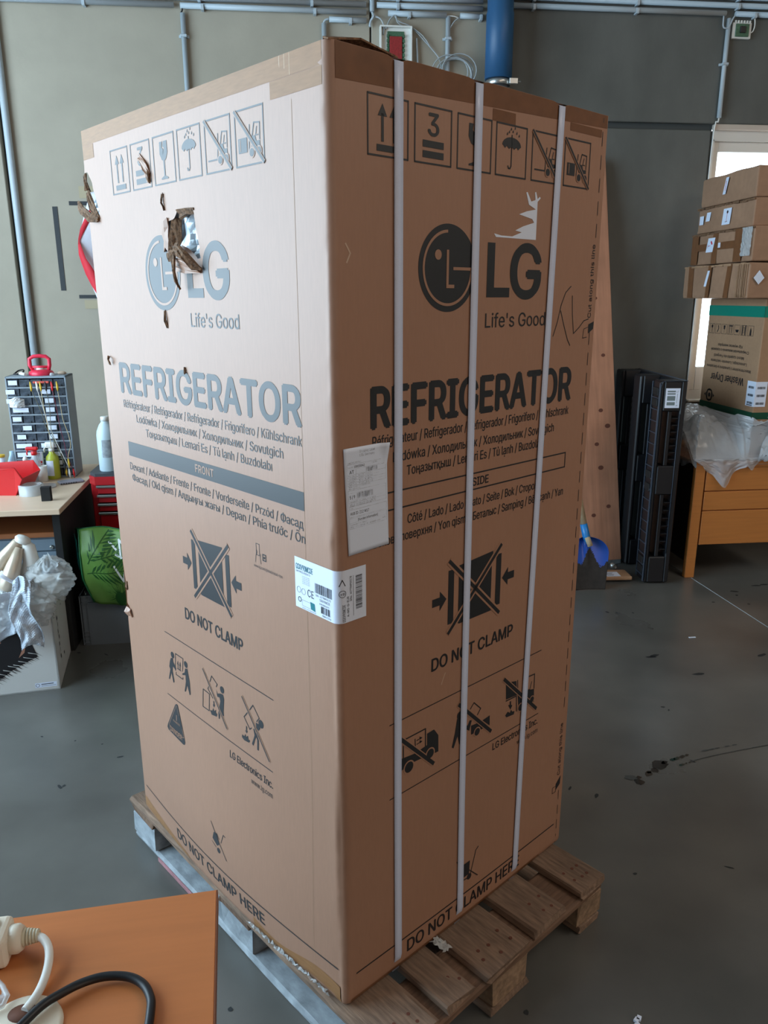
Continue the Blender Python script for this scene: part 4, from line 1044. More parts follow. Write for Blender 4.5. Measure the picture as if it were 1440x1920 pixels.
cable('wall_cable', [(.70, -.02, 3.26), (.705, -.02, 3.22), (.695, -.02, 3.185), (.67, -.02, 3.18)], .0035, WHITE_P, 'thin pale cable looping into the green circuit board box')
cable('wall_cable', [(.540, -.02, 2.715), (.536, -.02, 2.69), (.522, -.012, 2.66), (.520, -.006, 2.3), (.519, -.006, 1.05)], .0045, WHITE_P, 'pale cable running down the left side of the window')
t = empty('junction_box', (-1.457, 0, 2.985), label='open white junction box with a red circuit board, above the carton', cat='junction box')
q = B(); q.box((-.092, -.02, -.16), (.092, 0, .16)); q.box((-.092, -.045, -.16), (-.084, -.02, .16)); q.box((.084, -.045, -.16), (.092, -.02, .16)); q.box((-.084, -.045, .152), (.084, -.02, .16)); q.box((-.084, -.045, -.16), (.084, -.02, -.152)); q.obj('housing', WHITE_P, t)
q = B(); q.box((-.048, -.026, -.13), (.048, -.022, .135)); q.obj('circuit_board', PCB_G, t)
q = B(); q.box((-.036, -.034, -.09), (.036, -.027, .108), .002); q.obj('circuit_board', PCB_R, t)
q = B()
for k in range(9): 
    for s in (-1, 1): q.box((s * .046 - .006, -.036, -.09 + k * .024), (s * .046 + .006, -.027, -.075 + k * .024), .001)
q.obj('terminal', PCB_G, t, kind='stuff')
q = B(); 
for k in range(4): q.box((-.03 + k * .018, -.042, -.115), (-.018 + k * .018, -.027, -.092), .001)
q.obj('plug_socket', CREAM_P, t, kind='stuff')
t = empty('junction_box', (.627, 0, 3.190), label='small white junction box with a green circuit board, above the window', cat='junction box')
q = B(); q.box((-.06, -.02, -.043), (.06, 0, .043), .003); q.obj('housing', WHITE_P, t)
q = B(); q.box((-.042, -.028, -.034), (.042, -.021, .034), .002); q.obj('circuit_board', PCB_G, t)
q = B(); q.box((-.018, -.036, -.016), (.018, -.028, .02), .002); q.obj('relay', BLACK, t)
q = B()
for k in range(6): q.box((-.05 + k * .018, -.026, .036), (-.04 + k * .018, -.018, .052), .001)
q.obj('cable_entry', WHITE_P, t, kind='stuff')
t = empty('blue_duct', (-.877, -.13, 0), label='thick blue vertical pipe on the back wall ending in a steel clamp', cat='pipe')
q = B(); q.lathe([(.0775, 2.862), (.0775, 3.195), (.0735, 3.205), (.0735, 4.39)], seg=32); q.obj('pipe', BLUE_D, t)
q = B(); q.lathe([(.060, 2.70), (.060, 2.862)], seg=28); q.obj('pipe_stub', STEEL, t)
q = B(); q.lathe([(.070, 2.828), (.074, 2.834), (.074, 2.850), (.070, 2.856)], seg=28, cap=False); q.box((.05, -.07, 2.826), (.10, -.045, 2.858), .003); q.tube([(.06, -.058, 2.842), (.118, -.058, 2.842)], .005, 6); q.obj('clamp', STEEL, t)
q = B(); q.tube([(-.785, -.01, 2.70), (-.785, -.01, 4.3)], .006, 6); q.obj('sealing_strip', mat('pale_sealant', (170, 168, 150), .8), label='thin pale sealing strip beside the blue duct', cat='strip')
# tape strips and scraps on the left wall
for nm, a, b, mm, lab in (('tape_strip', (-3.458, -.003, 1.700), (-3.430, -.0005, 2.168), TAPE_BK, 'long vertical black tape strip on the left of the wall'),
                      ('tape_strip', (-3.362, -.003, 2.176), (-3.19, -.0005, 2.198), TAPE_BK, 'upper short horizontal black tape strip beside the flag'),
                      ('tape_strip', (-3.358, -.003, 1.655), (-3.22, -.0005, 1.675), TAPE_BK, 'lower short horizontal black tape strip beside the flag'),
                      ('tape_scrap', (-3.30, -.003, 2.215), (-3.20, -.0005, 2.28), MASK_T, 'faded beige tape scrap above the black strip'),
                      ('tape_scrap', (-3.33, -.003, 1.595), (-3.23, -.0005, 1.645), MASK_T, 'frayed beige tape scrap below the flag')):
    bx(nm, a, b, mm, label=lab, cat='tape')
# flag hanging with a twist
fl = empty('wall_flag', (0, 0, 0), label='red and white cloth hanging on the wall behind the carton', cat='flag')
def fw_(u, v, a, b):
    z = 2.24 - .66 * v
    lx = -3.225 - .10 * math.sin(min(1, v * 1.5) * PI / 2) + .11 * max(0, v - .5) * 2 * .9
    rx = -3.02
    x = lx + (rx - lx) * (a + (b - a) * u)
    return Vector((x, -.05 - .022 * math.sin(u * 4 + v * 5 + a * 6), z + .04 * u * (1 - v)))
q = B(); q.grid(lambda u, v: fw_(u, v, 0, 1), 16, 30); q.obj('white_band', FLAG_W, fl, thick=.002)
q = B()
edge = [(-3.226, 2.155, .045), (-3.262, 2.10, .045), (-3.293, 2.04, .040), (-3.310, 1.985, .022), (-3.316, 1.955, .010), (-3.318, 1.90, .040), (-3.306, 1.85, .058), (-3.288, 1.79, .070), (-3.262, 1.73, .080), (-3.235, 1.68, .085), (-3.212, 1.62, .075), (-3.195, 1.57, .06)]
V = [[q.bm.verts.new((x + w_ * t, -.078 - .006 * math.sin(i * .9 + t * 3), z - .02 * t * (1 if i > 4 else -1))) for t in (0, .5, 1)] for i, (x, z, w_) in enumerate(edge)]
q._f([q.bm.faces.new((V[i][k], V[i][k + 1], V[i + 1][k + 1], V[i + 1][k])) for i in range(len(V) - 1) for k in (0, 1)], True)
q.obj('red_band', FLAG_R, fl, thick=.002)

# ================================================================ right corner: plank, pallets, shovel, desk, cartons
# shuttering board leaning on the wall
foot, head = Vector((-.052, -.455, .03)), Vector((-.185, -.05, 2.47))
ax_z = (head - foot).normalized(); ax_x = Vector((1, 0, 0)); ax_x = (ax_x - ax_z * ax_x.dot(ax_z)).normalized(); ax_y = ax_z.cross(ax_x)
M_ = Matrix((ax_x, ax_y, ax_z)).transposed().to_4x4(); M_.translation = foot
t = empty('leaning_board', foot, label='long reddish wooden board leaning against the back wall', cat='plank'); t.rotation_euler = M_.to_euler()
ln = (head - foot).length
q = B(); q.box((-.40, 0, 0), (.012, .027, ln), .003); q.obj('board', PLANKW, t)
q = B(); rr = random.Random(11)
for x, z, r_ in ((-.045, .86, .012), (-.085, .96, .010), (-.10, .60, .012), (-.055, 1.30, .009), (-.06, .35, .010), (-.09, 1.65, .008), (-.12, .75, .010), (-.16, .3, .01)):
    q.lathe([(r_ * 1.5, -.0012), (r_ * 1.35, .0)], (0, 0, 0), 10, sx=1, sy=1)
    for v in q.bm.verts:
        if not getattr(v, 'tag', False): v.co = Vector((x + v.co.x, -.0006 + v.co.z * .5, z + v.co.y * .8)); v.tag = True
q.obj('knot', KNOT, t, kind='stuff')
q = B(); q.box((-.10, .001, -.028), (.010, .045, .055), .003); q.obj('metal_shoe', mat('galvanised', (120, 128, 132), .45, metal=.5, var=.3, scale=30), t)
q = B(); q.lathe([(.018, 0), (.018, .03), (.012, .03), (.012, 0)], cap=False, seg=16); o = q.obj('pipe_end', STEEL, loc=(-.135, -.535, .022), rot=(PI / 2, 0, .3), label='short steel pipe end on the floor at the foot of the board', cat='pipe')
# small flat carton on the floor
t = empty('small_carton', (-.20, -.72, 0), -.06, label='small flat cardboard box with a white label, on the floor by the shovel', cat='box')
q = B(); q.box((-.16, -.055, .012), (.095, .075, .034), .004); q.obj('lid', KRAFT2, t)
q = B(); q.box((-.155, -.05, 0), (.09, .07, .012), .003); q.obj('tray', BLACK_M, t)
I = Ink(lambda u, z, o=0: Vector((u, z, .0346 + o))); I.rect(-.055, -.045, .030, .035, PAPER, .0); 
for k in range(4): I.rect(-.048, -.03 + k * .015, -.01 + .008 * (k % 2), -.025 + k * .015, INK_S, .0004)
I.obj('label', t)
# shovel
t = empty('shovel', (-.418, -.905, 0), 0, label='shovel with a dirty blue blade and wooden shaft, leaning behind the carton', cat='shovel')
def blade(u, v):
    x = (u - .5) * 2; half = .100 + .028 * v / .7 if v < .7 else .128 * math.sqrt(max(0, 1 - ((v - .7) / .3) ** 2 * .88))
    z = .003 + .295 * v - .0 * abs(x); y = .075 * v + .030 * (1 - x * x) * (.4 + .6 * v) - .016 * math.exp(-(x / .13) ** 2) * max(0, v - .35) * 1.5
    return Vector((x * half, y + .018, z))
q = B(); q.use(BLUE_S); V = q.grid(blade, 60, 60)
q.mats.append(DIRT); q.bm.faces.ensure_lookup_table(); rr = random.Random(4)
for f in q.bm.faces:
    c = f.calc_center_median(); lim = .155 + rr.uniform(-.006, .006) + .03 * math.sin(c.x * 60) + .045 * math.exp(-(c.x / .03) ** 2) + .02 * math.sin(c.x * 23 + 1)
    if c.z < lim: f.material_index = 1
q.obj('blade', None, t, thick=.003)
sock = [Vector((.0, .075, .275)), Vector((-.012, .088, .315)), Vector((-.028, .10, .385))]
q = B(); q.tube(sock, .022, 12, rs=[.020, .022, .021]); q.obj('socket', BLUE_T, t)
q = B(); q.tube([Vector((.004, .052, .262)), Vector((-.004, .060, .285)), Vector((-.012, .072, .31))], .016, 10); q.tube([Vector((-.026, .10, .38)), Vector((-.075, .15, .62)), Vector((-.13, .22, .90)), Vector((-.17, .27, 1.10))], .017, 10, rs=[.019, .022, .018, .018]); q.obj('shaft', SHAFT, t)
t = empty('second_shovel', (-.545, -.80, 0), 0, label='second shovel, mostly hidden behind the carton edge', cat='shovel')
q = B(); q.grid(lambda u, v: Vector(((u - .5) * .19, .05 * v + .02 * (1 - (2 * u - 1) ** 2), .003 + .28 * v)), 8, 8); q.obj('blade', BLUE_S, t, thick=.003)
q = B(); q.tube([Vector((0, .06, .27)), Vector((.01, .16, .60)), Vector((.02, .26, 1.0))], .016, 10); q.obj('shaft', SHAFT, t)

# black plastic pallets standing on edge
def plastic_pallet(loc, rz, lab, with_label):
    t = empty('plastic_pallet', loc, rz, label=lab, cat='pallet')
    Wp, Dp, Hp = .150, .80, 1.205
    q = B()   # deck, on the right side, standing upright
    q.box((Wp - .030, 0, .01), (Wp, Dp, Hp), .006)
    q.obj('deck', BLACK, t)
    for i, y in enumerate((0, .335, .675)):
        y1 = y + .115
        q = B()
        q.box((0, y, .01), (.024, y1, Hp), .008)
        for z0, z1 in ((.01, .17), (.55, .72), (1.035, Hp)): q.box((.022, y, z0), (Wp - .028, y1, z1), .006)
        rn = q.obj('runner', BLACK, t)
        for z0, z1 in ((.17, .55), (.72, 1.035)):
            q = B(); q.box((.060, y + .012, z0), (.082, y + .10, z1), .003); q.obj('centre_rib', BLACK, rn)
            q = B()
            for k in range(1, 8): zz = z0 + (z1 - z0) * k / 8; q.box((.085, y + .004, zz - .002), (Wp - .03, y + .11, zz + .002))
            q.obj('rib', BLACK, rn, kind='stuff')
    q = B()
    for z in [.05 + .066 * k for k in range(17)]: q.box((-.006, .002, z), (.0, .115, z + .004))
    for yy in (.0, .112): q.box((-.007, yy, .02), (0, yy + .004, Hp - .01), .001)
    q.obj('edge_rib', mat('worn_black', (58, 68, 82), .4), t, kind='stuff')
    q = B(); 
    for z in (.565, .64, 1.06, 1.12, .06, .12): q.box((-.008, .02, z), (-.001, .10, z + .045), .003)
    q.obj('hand_hole', BLACK_M, t, kind='stuff')
    q = B(); e = mat('worn_black', (58, 68, 82), .4)
    q.tube([(.0, -.001, .02), (.0, -.001, Hp - .03), (.012, -.001, Hp - .004), (.03, -.001, Hp), (Wp, -.001, Hp)], .0022, 4); q.tube([(Wp - .001, 0, Hp), (Wp - .001, Dp, Hp)], .003, 4); q.tube([(Wp - .030, -.001, .19), (Wp - .030, -.001, 1.02)], .0022, 4)
    q.obj('worn_edge', e, t, kind='stuff')
    if with_label:
        I = Ink(lambda u, z, o=0: Vector((u, -.001 - o, z))); I.rect(.030, 1.055, .112, 1.165, PAPER, .0003)
        g = mat('barcode_grey', (110, 125, 128), .5)
        for a, b in ((1.070, 1.088), (1.096, 1.122), (1.130, 1.138), (1.143, 1.152)): I.rect(.040, a, .086, b, g, .0006)
        I.text('L7', .092, .102, 1.142, .009, INK_S, .01, .0006); I.text('10', .092, .102, 1.066, .007, INK_S, .01, .0006)
        I.stroke([(.096, 1.082), (.098, 1.135)], .002, g, .0006)
        I.obj('label', t)
    return t
plastic_pallet((-.060, -.822, 0), -.085, 'black plastic pallet standing on end beside the orange desk, with a white barcode label', True)

# orange desk at the window
t = empty('orange_desk', (.24, -.75, 0), label='orange wooden desk with drawers under the window', cat='desk')
q = B(); q.box((0, .0, .700), (1.55, .72, .722), .003); q.obj('desk_top', DESK_O, t)
q = B(); q.box((0, 0, .0), (.060, .035, .700), .003); q.obj('leg', DESK_O, t)
q = B(); q.box((0, .68, 0), (.06, .715, .70), .003); q.obj('leg', DESK_O, t)
q = B(); q.box((1.49, 0, 0), (1.55, .035, .70), .003); q.obj('leg', DESK_O, t)
q = B(); q.box((.004, .035, .10), (.028, .68, .700)); q.obj('side_panel', mat('dark_panel', (40, 32, 28), .6), t)
q = B(); q.box((.075, .02, .205), (.60, .70, .70)); q.obj('pedestal_body', BEECH_E, t)
for z0, z1 in ((.208, .418), (.424, .538), (.544, .680)):
    q = B(); q.box((.070, .004, z0), (.60, .022, z1), .003); q.obj('drawer_front', DESK_O, t)
q = B(); q.box((.06, .008, .682), (1.49, .03, .700)); q.obj('top_rail', DESK_O, t)
# washer dryer carton, standing upside down
def carton(name, a, b, mm, lab, cat='box', grp=None, bev=.005, loc=(0, 0, 0), rz=0):
    t = empty(name, loc, rz, label=lab, cat=cat, group=grp); q = B(); q.box(a, b, bev, seg=2)
    q.obj('carton_body', mm, t); return t
wd = carton('washer_carton', (0, 0, 0), (.60, .61, .925), KRAFT2, 'upside-down washer dryer carton with a green stripe, on the orange desk', loc=(.55, -.745, .7225))
def WM(u, z, o=0.0): return Vector((-.0006 - o, .61 - u, z))       # left side of the carton, u from the far end
def WR(u, z, o=0.0): return Vector((u, -.0006 - o, z))
for mp, w_ in ((WM, .61), (WR, .60)):
    I = Ink(mp); I.rect(0, .822, w_, .884, GREEN_T); I.obj('printed_stripe', wd)
    I = Ink(mp); I.rect(0, .245, w_, .285, mat('dark_green_stripe', (0, 72, 50), .5)); I.obj('printed_stripe', wd)
I = Ink(WM); zt = .722
for k in range(7):
    u = .03 + k * .072; I.frame(u, .715, u + .058, .772, .002, INK)
    if k == 0: I.stroke([(u + .029, .72), (u + .029, .765)], .004, INK); I.ring(u + .029, .757, 0, .010, INK, seg=12)
    elif k == 1: I.stroke([(u + .022, .725), (u + .036, .745), (u + .030, .762)], .007, INK)
    elif k == 2: I.poly([(u + .018, .765), (u + .040, .765), (u + .036, .742), (u + .022, .742)], INK); I.stroke([(u + .029, .742), (u + .029, .722)], .003, INK)
    elif k == 3:
        for x in (.018, .040): I.stroke([(u + x, .765), (u + x, .722)], .005, INK)
        I.rect(u + .008, .762, u + .050, .768, INK)
    elif k == 4: I.poly([(u + .010, .745), (u + .048, .745), (u + .040, .730), (u + .018, .730)], INK)
    elif k == 5: I.stroke([(u + .014, .768), (u + .014, .720)], .008, INK); I.stroke([(u + .044, .768), (u + .044, .720)], .008, INK); I.frame(u + .022, .73, u + .036, .76, .002, INK)
    else: I.poly([(u + .020, .718), (u + .038, .718), (u + .036, .745), (u + .029, .762), (u + .022, .745)], INK)
I.obj('printed_symbol', wd)
for tx, u0, u1, z, cap, b_ in (('Washer Dryer', .105, .48, .468, .044, .03), ('Waschtrockner / Lavadora y Secadora', .045, .545, .520, .017, .02), ('Lavasciuga / Lavante-séchante', .085, .49, .556, .017, .02), ('Mosó szárító és Fergető', .115, .455, .590, .017, .02),
                               ('Стиральная машина с сушкой', .075, .50, .625, .017, .02), ('Kip wywrac wentylko', .150, .425, .655, .017, .02)):
    I = Ink(WM); I.text(tx, u0, u1, z, cap, INK, b_, inv=True); I.obj('printed_lettering', wd)
I = Ink(WM); I.ring(.11, .33, .030, .040, INK, seg=24); I.frame(.085, .30, .135, .36, .006, INK); I.ring(.11, .33, 0, .014, INK, seg=12)
for a in (0, 180): I.poly([(.11 + .062 * math.cos(math.radians(a)), .33), (.11 + .045 * math.cos(math.radians(a)), .342), (.11 + .045 * math.cos(math.radians(a)), .318)], INK)
I.obj('printed_symbol', wd)
q = B(); q.box((-.0012, 0 - .001, .318), (-.0004, .085, .462)); q.box((-.001, -.0016, .318), (.07, -.0008, .462)); lb2 = q.obj('corner_label', PAPER, wd)
I = Ink(lambda u, z, o=0: Vector((-.0016 - o, .0 + .085 - u, z)));
for k in range(3):
    z = .33 + k * .045; I.barcode(.015, z, .070, z + .014, INK_S, .0)
I.rect(.012, .322, .07, .327, INK_S, 0); I.obj('label_text', lb2)
I = Ink(lambda u, z, o=0: Vector((u, -.0022 - o, z)))
for k in range(3): I.barcode(.01, .33 + k * .045, .06, .344 + k * .045, INK_S, .0, seed=k)
I.obj('label_text', lb2)
# four worn cartons on top of it
specs = [((.395, -.800, 1.6472), (1.2, .71, .195), 0.015, 'lowest of the four worn cartons stacked on the washer dryer carton'),
         ((.400, -.795, 1.8442), (1.2, .69, .185), -.01, 'second worn carton from the bottom of the stack, heavily taped'),
         ((.425, -.725, 2.0305), (1.1, .60, .150), .012, 'third carton up in the stack, with three small white stickers'),
         ((.430, -.715, 2.1815), (1.1, .59, .165), 0.0, 'topmost brown carton of the stack by the window')]
stk = []
for k, (loc, d, rz, lab) in enumerate(specs):
    t = empty('worn_carton', loc, rz, label=lab, cat='box', group='cartons stacked by the window'); stk.append(t)
    q = B(); r = random.Random(30 + k); q.box((0, 0, .001), d, .007, seg=2)
    bmesh.ops.subdivide_edges(q.bm, edges=[e for e in q.bm.edges if e.calc_length() > .1], cuts=9, use_grid_fill=True)
    ph = r.uniform(0, 6)
    for v in q.bm.verts:
        if .01 < v.co.z < d[2] - .005: v.co.x += .004 * math.sin(v.co.y * 12 + ph) * (1 if v.co.x < .1 else 0)
        if v.co.z > d[2] / 2: v.co.z += .0025 * math.sin(v.co.y * 21 + v.co.x * 9 + ph) - .0025
    q._f(q.bm.faces); q.obj('carton_body', KRAFT_OLD, t)
    q = B(); zt_ = d[2] - .003   # frayed upper rim: flap edges
    n = 16
    for i in range(n):
        y0 = d[1] * i / n; q.box((-.004 - r.uniform(0, .004), y0, zt_ - .010 - r.uniform(0, .004)), (.004, y0 + d[1] / n * r.uniform(.8, 1.05), zt_ + r.uniform(-.003, .001)), 0)
    if k != 3: q.obj('frayed_rim', KRAFT_IN if k else KRAFT2, t, kind='stuff')
    else: q.bm.free()
def WS(t): return lambda u, z, o=0.0: Vector((-.0052 - o, u, z))
def sheet(t, name, pts, mm, o=.0003, smp=None):
    q = B(); mp = smp or WS(t); a = [q.bm.verts.new(mp(u, z, o)) for u, z in pts]; q._f([q.bm.faces.new(a)]); return q.obj(name, mm, t, thick=.0006)
R_ = lambda y0, z0, y1, z1, s=0: [(y0, z0), (y1, z0), (y1 + s, z1), (y0 + s, z1)]
for y0, y1, s in ((.585, .645, .008), (.395, .435, -.012), (.185, .235, -.02)): sheet(stk[0], 'tape_band', R_(y0, .004, y1, .190, s), TAPE_D)
for y0, y1 in ((.60, .68), (.37, .43), (.10, .185)): sheet(stk[1], 'tape_band', R_(y0, .004, y1, .180), TAPE_D)
sheet(stk[1], 'tape_band', R_(.10, .080, .66, .120, 0), TAPE_D, .0009)
for k, (y0, z0, y1, z1, s, i) in enumerate(((.42, .070, .50, .150, -.02, 1), (.335, .090, .362, .118, 0, 1), (.43, .070, .455, .160, -.03, 0), (.52, .05, .565, .10, 0, 2), (.45, .065, .495, .115, -.01, 2), (.225, .030, .31, .118, -.01, 2), (.31, .05, .34, .14, -.025, 3))):
    sheet(stk[i], 'sticker', R_(y0, z0, y1, z1, s), PAPER, .0014)
rd = mat('red_glass_print', (200, 40, 60), .5)
I = Ink(WS(None)); I.poly([(.435, .11), (.45, .128), (.44, .135), (.425, .115)], rd, .0024); I.stroke([(.452, .107), (.478, .105)], .003, rd, .0024); I.stroke([(.478, .095), (.480, .115)], .003, INK, .0024); I.obj('printed_symbol', stk[1])
I = Ink(WS(None)); I.stroke([(.262, .045), (.258, .095)], .003, rd, .0024); I.ring(.256, .098, 0, .009, INK, .0024, seg=10); I.stroke([(.275, .045), (.252, .047)], .003, INK, .0024); I.obj('printed_symbol', stk[2])
I = Ink(WS(None)); I.stroke([(.315, .07), (.308, .12)], .004, rd, .0024); I.obj('printed_symbol', stk[3])
q = B(); q.grid(lambda u, v: Vector((-.008 + random.uniform(-.004, .002), .006 + .10 * u, .03 + .15 * v)), 10, 12, smooth=False); q.obj('clear_tape_wrap', CLEARP, stk[1])
q = B(); v = [q.bm.verts.new(p) for p in ((.022, -.010, .11), (.055, -.010, .075), (.085, -.010, .11), (.052, -.010, .15))]; q._f([q.bm.faces.new(v)]); q.obj('sticker', PAPER, stk[0], thick=.001)
q = B()
for k in range(7): q.box((-.006 - .002 * (k % 3), .012 + k * .016, .006), (-.003, .016 + k * .016, .185))
q.obj('corrugation_edge', KRAFT2, stk[0], kind='stuff')
# heap of clear film on the desk, hanging over its front
def heap(seed, amp):
    def n(x, y):   # sharp crumple ridges at three scales
        v = 0
        for f, a in ((3.2, .55), (7.5, .30), (17, .15)):
            d = noise.voronoi(Vector((x * f + seed * 3.1, y * f, seed * 1.7)))[0]
            v += a * (d[1] - d[0])
        return v * amp
    return n
nz = heap(5, .10); nz2 = heap(9, .05)
def filmfn(u, v):
    x = .225 + .95 * u - .015 * (1 - v); rise = math.sin(min(1, max(0, (v - .25) / .55)) * PI)
    if v < .25:       # hanging edge
        d = v / .25; drop_ = (.035 + .10 * max(0, math.sin(u * 11 - .6)) ** .7 + .03 * math.sin(u * 37)) * (1 - d) * min(1, u * 9)
        return Vector((x, -.765 - .018 * math.sin(u * 40) * (1 - d) - nz2(u * 3, v * 3) * .6, .735 - drop_ + .012 * d))
    t = (v - .25) / .75
    y = -.76 + (.70 if x < .52 else .25) * t
    h = .06 * min(1, t * 5) + .20 * math.sin(min(1, t * 1.25) * PI * .62) * (1 - .55 * max(0, u - .25) ) * min(1, .75 + u * 2)
    return Vector((x, y, .735 + h * .82 + nz(u * 1.3, t * .8) * min(1, t * 6)))
def keep_out(p):
    if p.x > .545 and p.y > -.752 and p.z > .70: p.y = -.754 - (p.y + .752) * .05
    return p
q = B(); q.grid(lambda u, v: keep_out(filmfn(u, v)), 150, 120)
t = empty('film_heap', (0, 0, 0), label='heap of crumpled clear plastic film lying over the orange desk', cat='plastic film')
q.obj('film_sheet', FILM, t)
q = B(); q.grid(lambda u, v: keep_out(filmfn(u, .25 + .7 * v)) + Vector((.005, .01, -.035)) if True else None, 40, 30); q.obj('film_sheet', FILM_B, t)
q = B(); q.grid(lambda u, v: Vector((.62 + .16 * u + .03 * math.sin(v * 5), -.78 - .025 * math.sin(u * PI) - .02 * math.sin(v * 9), .98 - .26 * v + nz2(u * 3, v * 3))), 20, 30); q.obj('film_fold', FILM, t)
q = B(); q.grid(lambda u, v: Vector((.222 - .012 * math.sin(v * 3) + nz2(u * 3, v * 2) * .6, -.77 + .62 * u, .69 + .02 * math.sin(u * 17) + .30 * v * (1 - .3 * u))), 40, 30); q.obj('film_sheet', FILM, t)

# ================================================================ left corner: workbench and what stands on it
t = empty('workbench', (-3.16, -1.474, 0), .035, label='pale birch workbench with black side panel at the left', cat='desk')
q = B(); q.box((-1.3, 0, .715), (0, 1.0, .741), .002); q.obj('bench_top', BIRCH, t)
q = B(); q.box((-.065, .10, 0), (-.030, .96, .714), .002); q.obj('side_panel', BLACK_M, t)
q = B(); q.box((-1.25, .10, 0), (-1.22, .96, .714), .002); q.obj('side_panel', BLACK_M, t)
q = B(); q.box((-1.22, .90, .25), (-.065, .92, .70)); q.obj('rear_panel', BLACK_M, t)
t = empty('drawer_pedestal', (-3.24, -1.26, 0), .035, label='low grey-blue drawer cabinet with a brown wooden top under the workbench', cat='cabinet')
q = B(); q.box((-.60, .02, .02), (0, .50, .545)); q.obj('body', GREYBL, t)
q = B(); q.box((-.60, 0, .480), (-.004, .02, .538), .002); dr = q.obj('drawer', GREYBL, t)
q = B(); q.lathe([(.011, 0), (.011, .006), (.007, .010)], seg=14); q.obj('lock', STEEL, dr, loc=(-.04, 0, .498), rot=(PI / 2, 0, 0))
q = B(); q.box((-.60, 0, .05), (-.004, .02, .475), .002); q.obj('drawer', GREYBL, t)
q = B(); q.box((-.62, .0, .546), (.012, .50, .572), .003); q.obj('wooden_top', BEECH_E, t)
# parts organizer
t = empty('drawer_organizer', (-3.412, -.730, .7415), .04, label='grey steel organizer with rows of small clear drawers, on the workbench', cat='organizer')
w2, d2, h2 = .148, .078, .530
q = B()
for a, b in (((-w2, -d2, 0), (-w2 + .008, d2, h2)), ((w2 - .008, -d2, 0), (w2, d2, h2)), ((-w2, -d2, 0), (w2, d2, .008)), ((-w2, -d2, h2 - .010), (w2, d2, h2)), ((-w2, d2 - .004, 0), (w2, d2, h2))): q.box(a, b, .0015)
q.obj('cabinet_shell', ORG_G, t)
rh = (h2 - .018) / 11
for i in range(1, 11):
    q = B(); q.box((-w2 + .008, -d2, .008 + rh * i - .004), (w2 - .008, d2 - .01, .008 + rh * i + .004)); q.obj('shelf', ORG_G, t)
cw = (2 * w2 - .016) / 5; first = None
for i in range(11):
    for j in range(5):
        x, z = -w2 + .008 + cw * (j + .5), .008 + rh * (i + .5)
        if first is None:
            q = B(); a, b = cw / 2 - .002, rh / 2 - .005
            q.box((-a, -.002, -b), (a, .0, b), .0012); q.box((-a, 0, -b), (a, .11, -b + .002)); q.box((-a, 0, -b), (-a + .002, .11, b)); q.box((a - .002, 0, -b), (a, .11, b)); q.box((-.012, -.007, -b), (.012, -.002, -b + .010), .001)
            first = o = q.obj('small_drawer', DRAWER, t)
        else: o = first.copy(); COL.objects.link(o); o.parent = t
        o.location = (x, -d2 + .003, z)
lab = [(10, 0, 1, 0), (9, 0, 1, -.3), (8, 0, 1.4, -.2), (9, 3, 1, -.2), (8, 3, 1, 0), (7, 0, 1.8, .4), (7, 3, 1, 0), (6, 0, 1, 0), (6, 3, 1, 0), (5, 1, 1, -.2), (5, 3, 1, 0), (4, 0, 1, .2), (4, 3, 1, 0), (3, 0, 1.8, .3), (3, 2, 1.8, .5), (2, 0, 1.8, .3), (2, 3, 1.3, 0), (1, 0, 1, .2), (1, 3, 1.4, 0)]
for i, j, w_, dx in lab:
    x, z = -w2 + .008 + cw * (j + .5 + dx), .008 + rh * (i + .5)
    q = B(); q.box((x - cw * w_ * .36, -d2 - .0065, z - .009), (x + cw * w_ * .40, -d2 - .0055, z + .014)); q.obj('paper_label', PAPER, t)
q = B(); q.box((-.012, -d2 - .012, h2 - .035), (.066, -d2 - .002, h2 - .024), .002); q.obj('red_holder', mat('coral_plastic', (220, 96, 84), .5), t)
def spool(name, loc, parent=None): return None
# crumpled tissue scrap stuck on the organizer front
q = B(); q.grid(lambda u, v: Vector((-3.545 + .075 * u, -.825 - .018 * math.sin(u * PI) - random.uniform(0, .004), 1.118 + .055 * v * (1 - .6 * abs(u - .55)))), 9, 8, smooth=False)
q.obj('paper_pouch', mat('grey_tissue', (200, 204, 206), .6), label='crumpled pale pouch taped to the left of the small drawers', cat='pouch')
# test leads hanging from the organizer
WIRE_W = mat('white_wire', (218, 216, 210), .5); WIRE_R = mat('dark_red_wire', (110, 34, 56), .5); WIRE_K = mat('olive_wire', (96, 92, 70), .5); WIRE_B = mat('beige_wire', (190, 170, 130), .5)
def lead(x0, pts, mm, clip, lab):
    t = empty('test_lead', (0, 0, 0), label=lab, cat='cable', group='test leads hanging over the drawer organizer')
    y = -.835; P = [Vector((x0, y - .004, 1.205))] + [Vector((x, y - .006 - .0 * k, z)) for k, (x, z) in enumerate(pts)]
    out = []
    for i in range(len(P) - 1):
        p0, p1, p2, p3 = P[max(i - 1, 0)], P[i], P[i + 1], P[min(i + 2, len(P) - 1)]
        for k in range(4):
            u = k / 4; out.append(0.5 * ((2 * p1) + (p2 - p0) * u + (2 * p0 - 5 * p1 + 4 * p2 - p3) * u * u + (3 * p1 - p0 - 3 * p2 + p3) * u ** 3))
    out.append(P[-1]); q = B(); q.tube(out, .0017, 6); q.obj('wire', mm, t)
    q = B(); q.tube([(x0 - .004, y, 1.248), (x0 - .002, y, 1.235), (x0, y - .002, 1.215), (x0, y - .004, 1.200)], .005, 6, rs=[.002, .005, .006, .003]); q.obj('clip_sleeve', clip, t)
    e = out[-1]; q = B(); q.tube([e + Vector((0, 0, .002)), e + Vector((.003, -.004, -.022)), e + Vector((.004, -.006, -.045))], .005, 6, rs=[.003, .006, .002]); q.obj('clip_sleeve', clip, t)
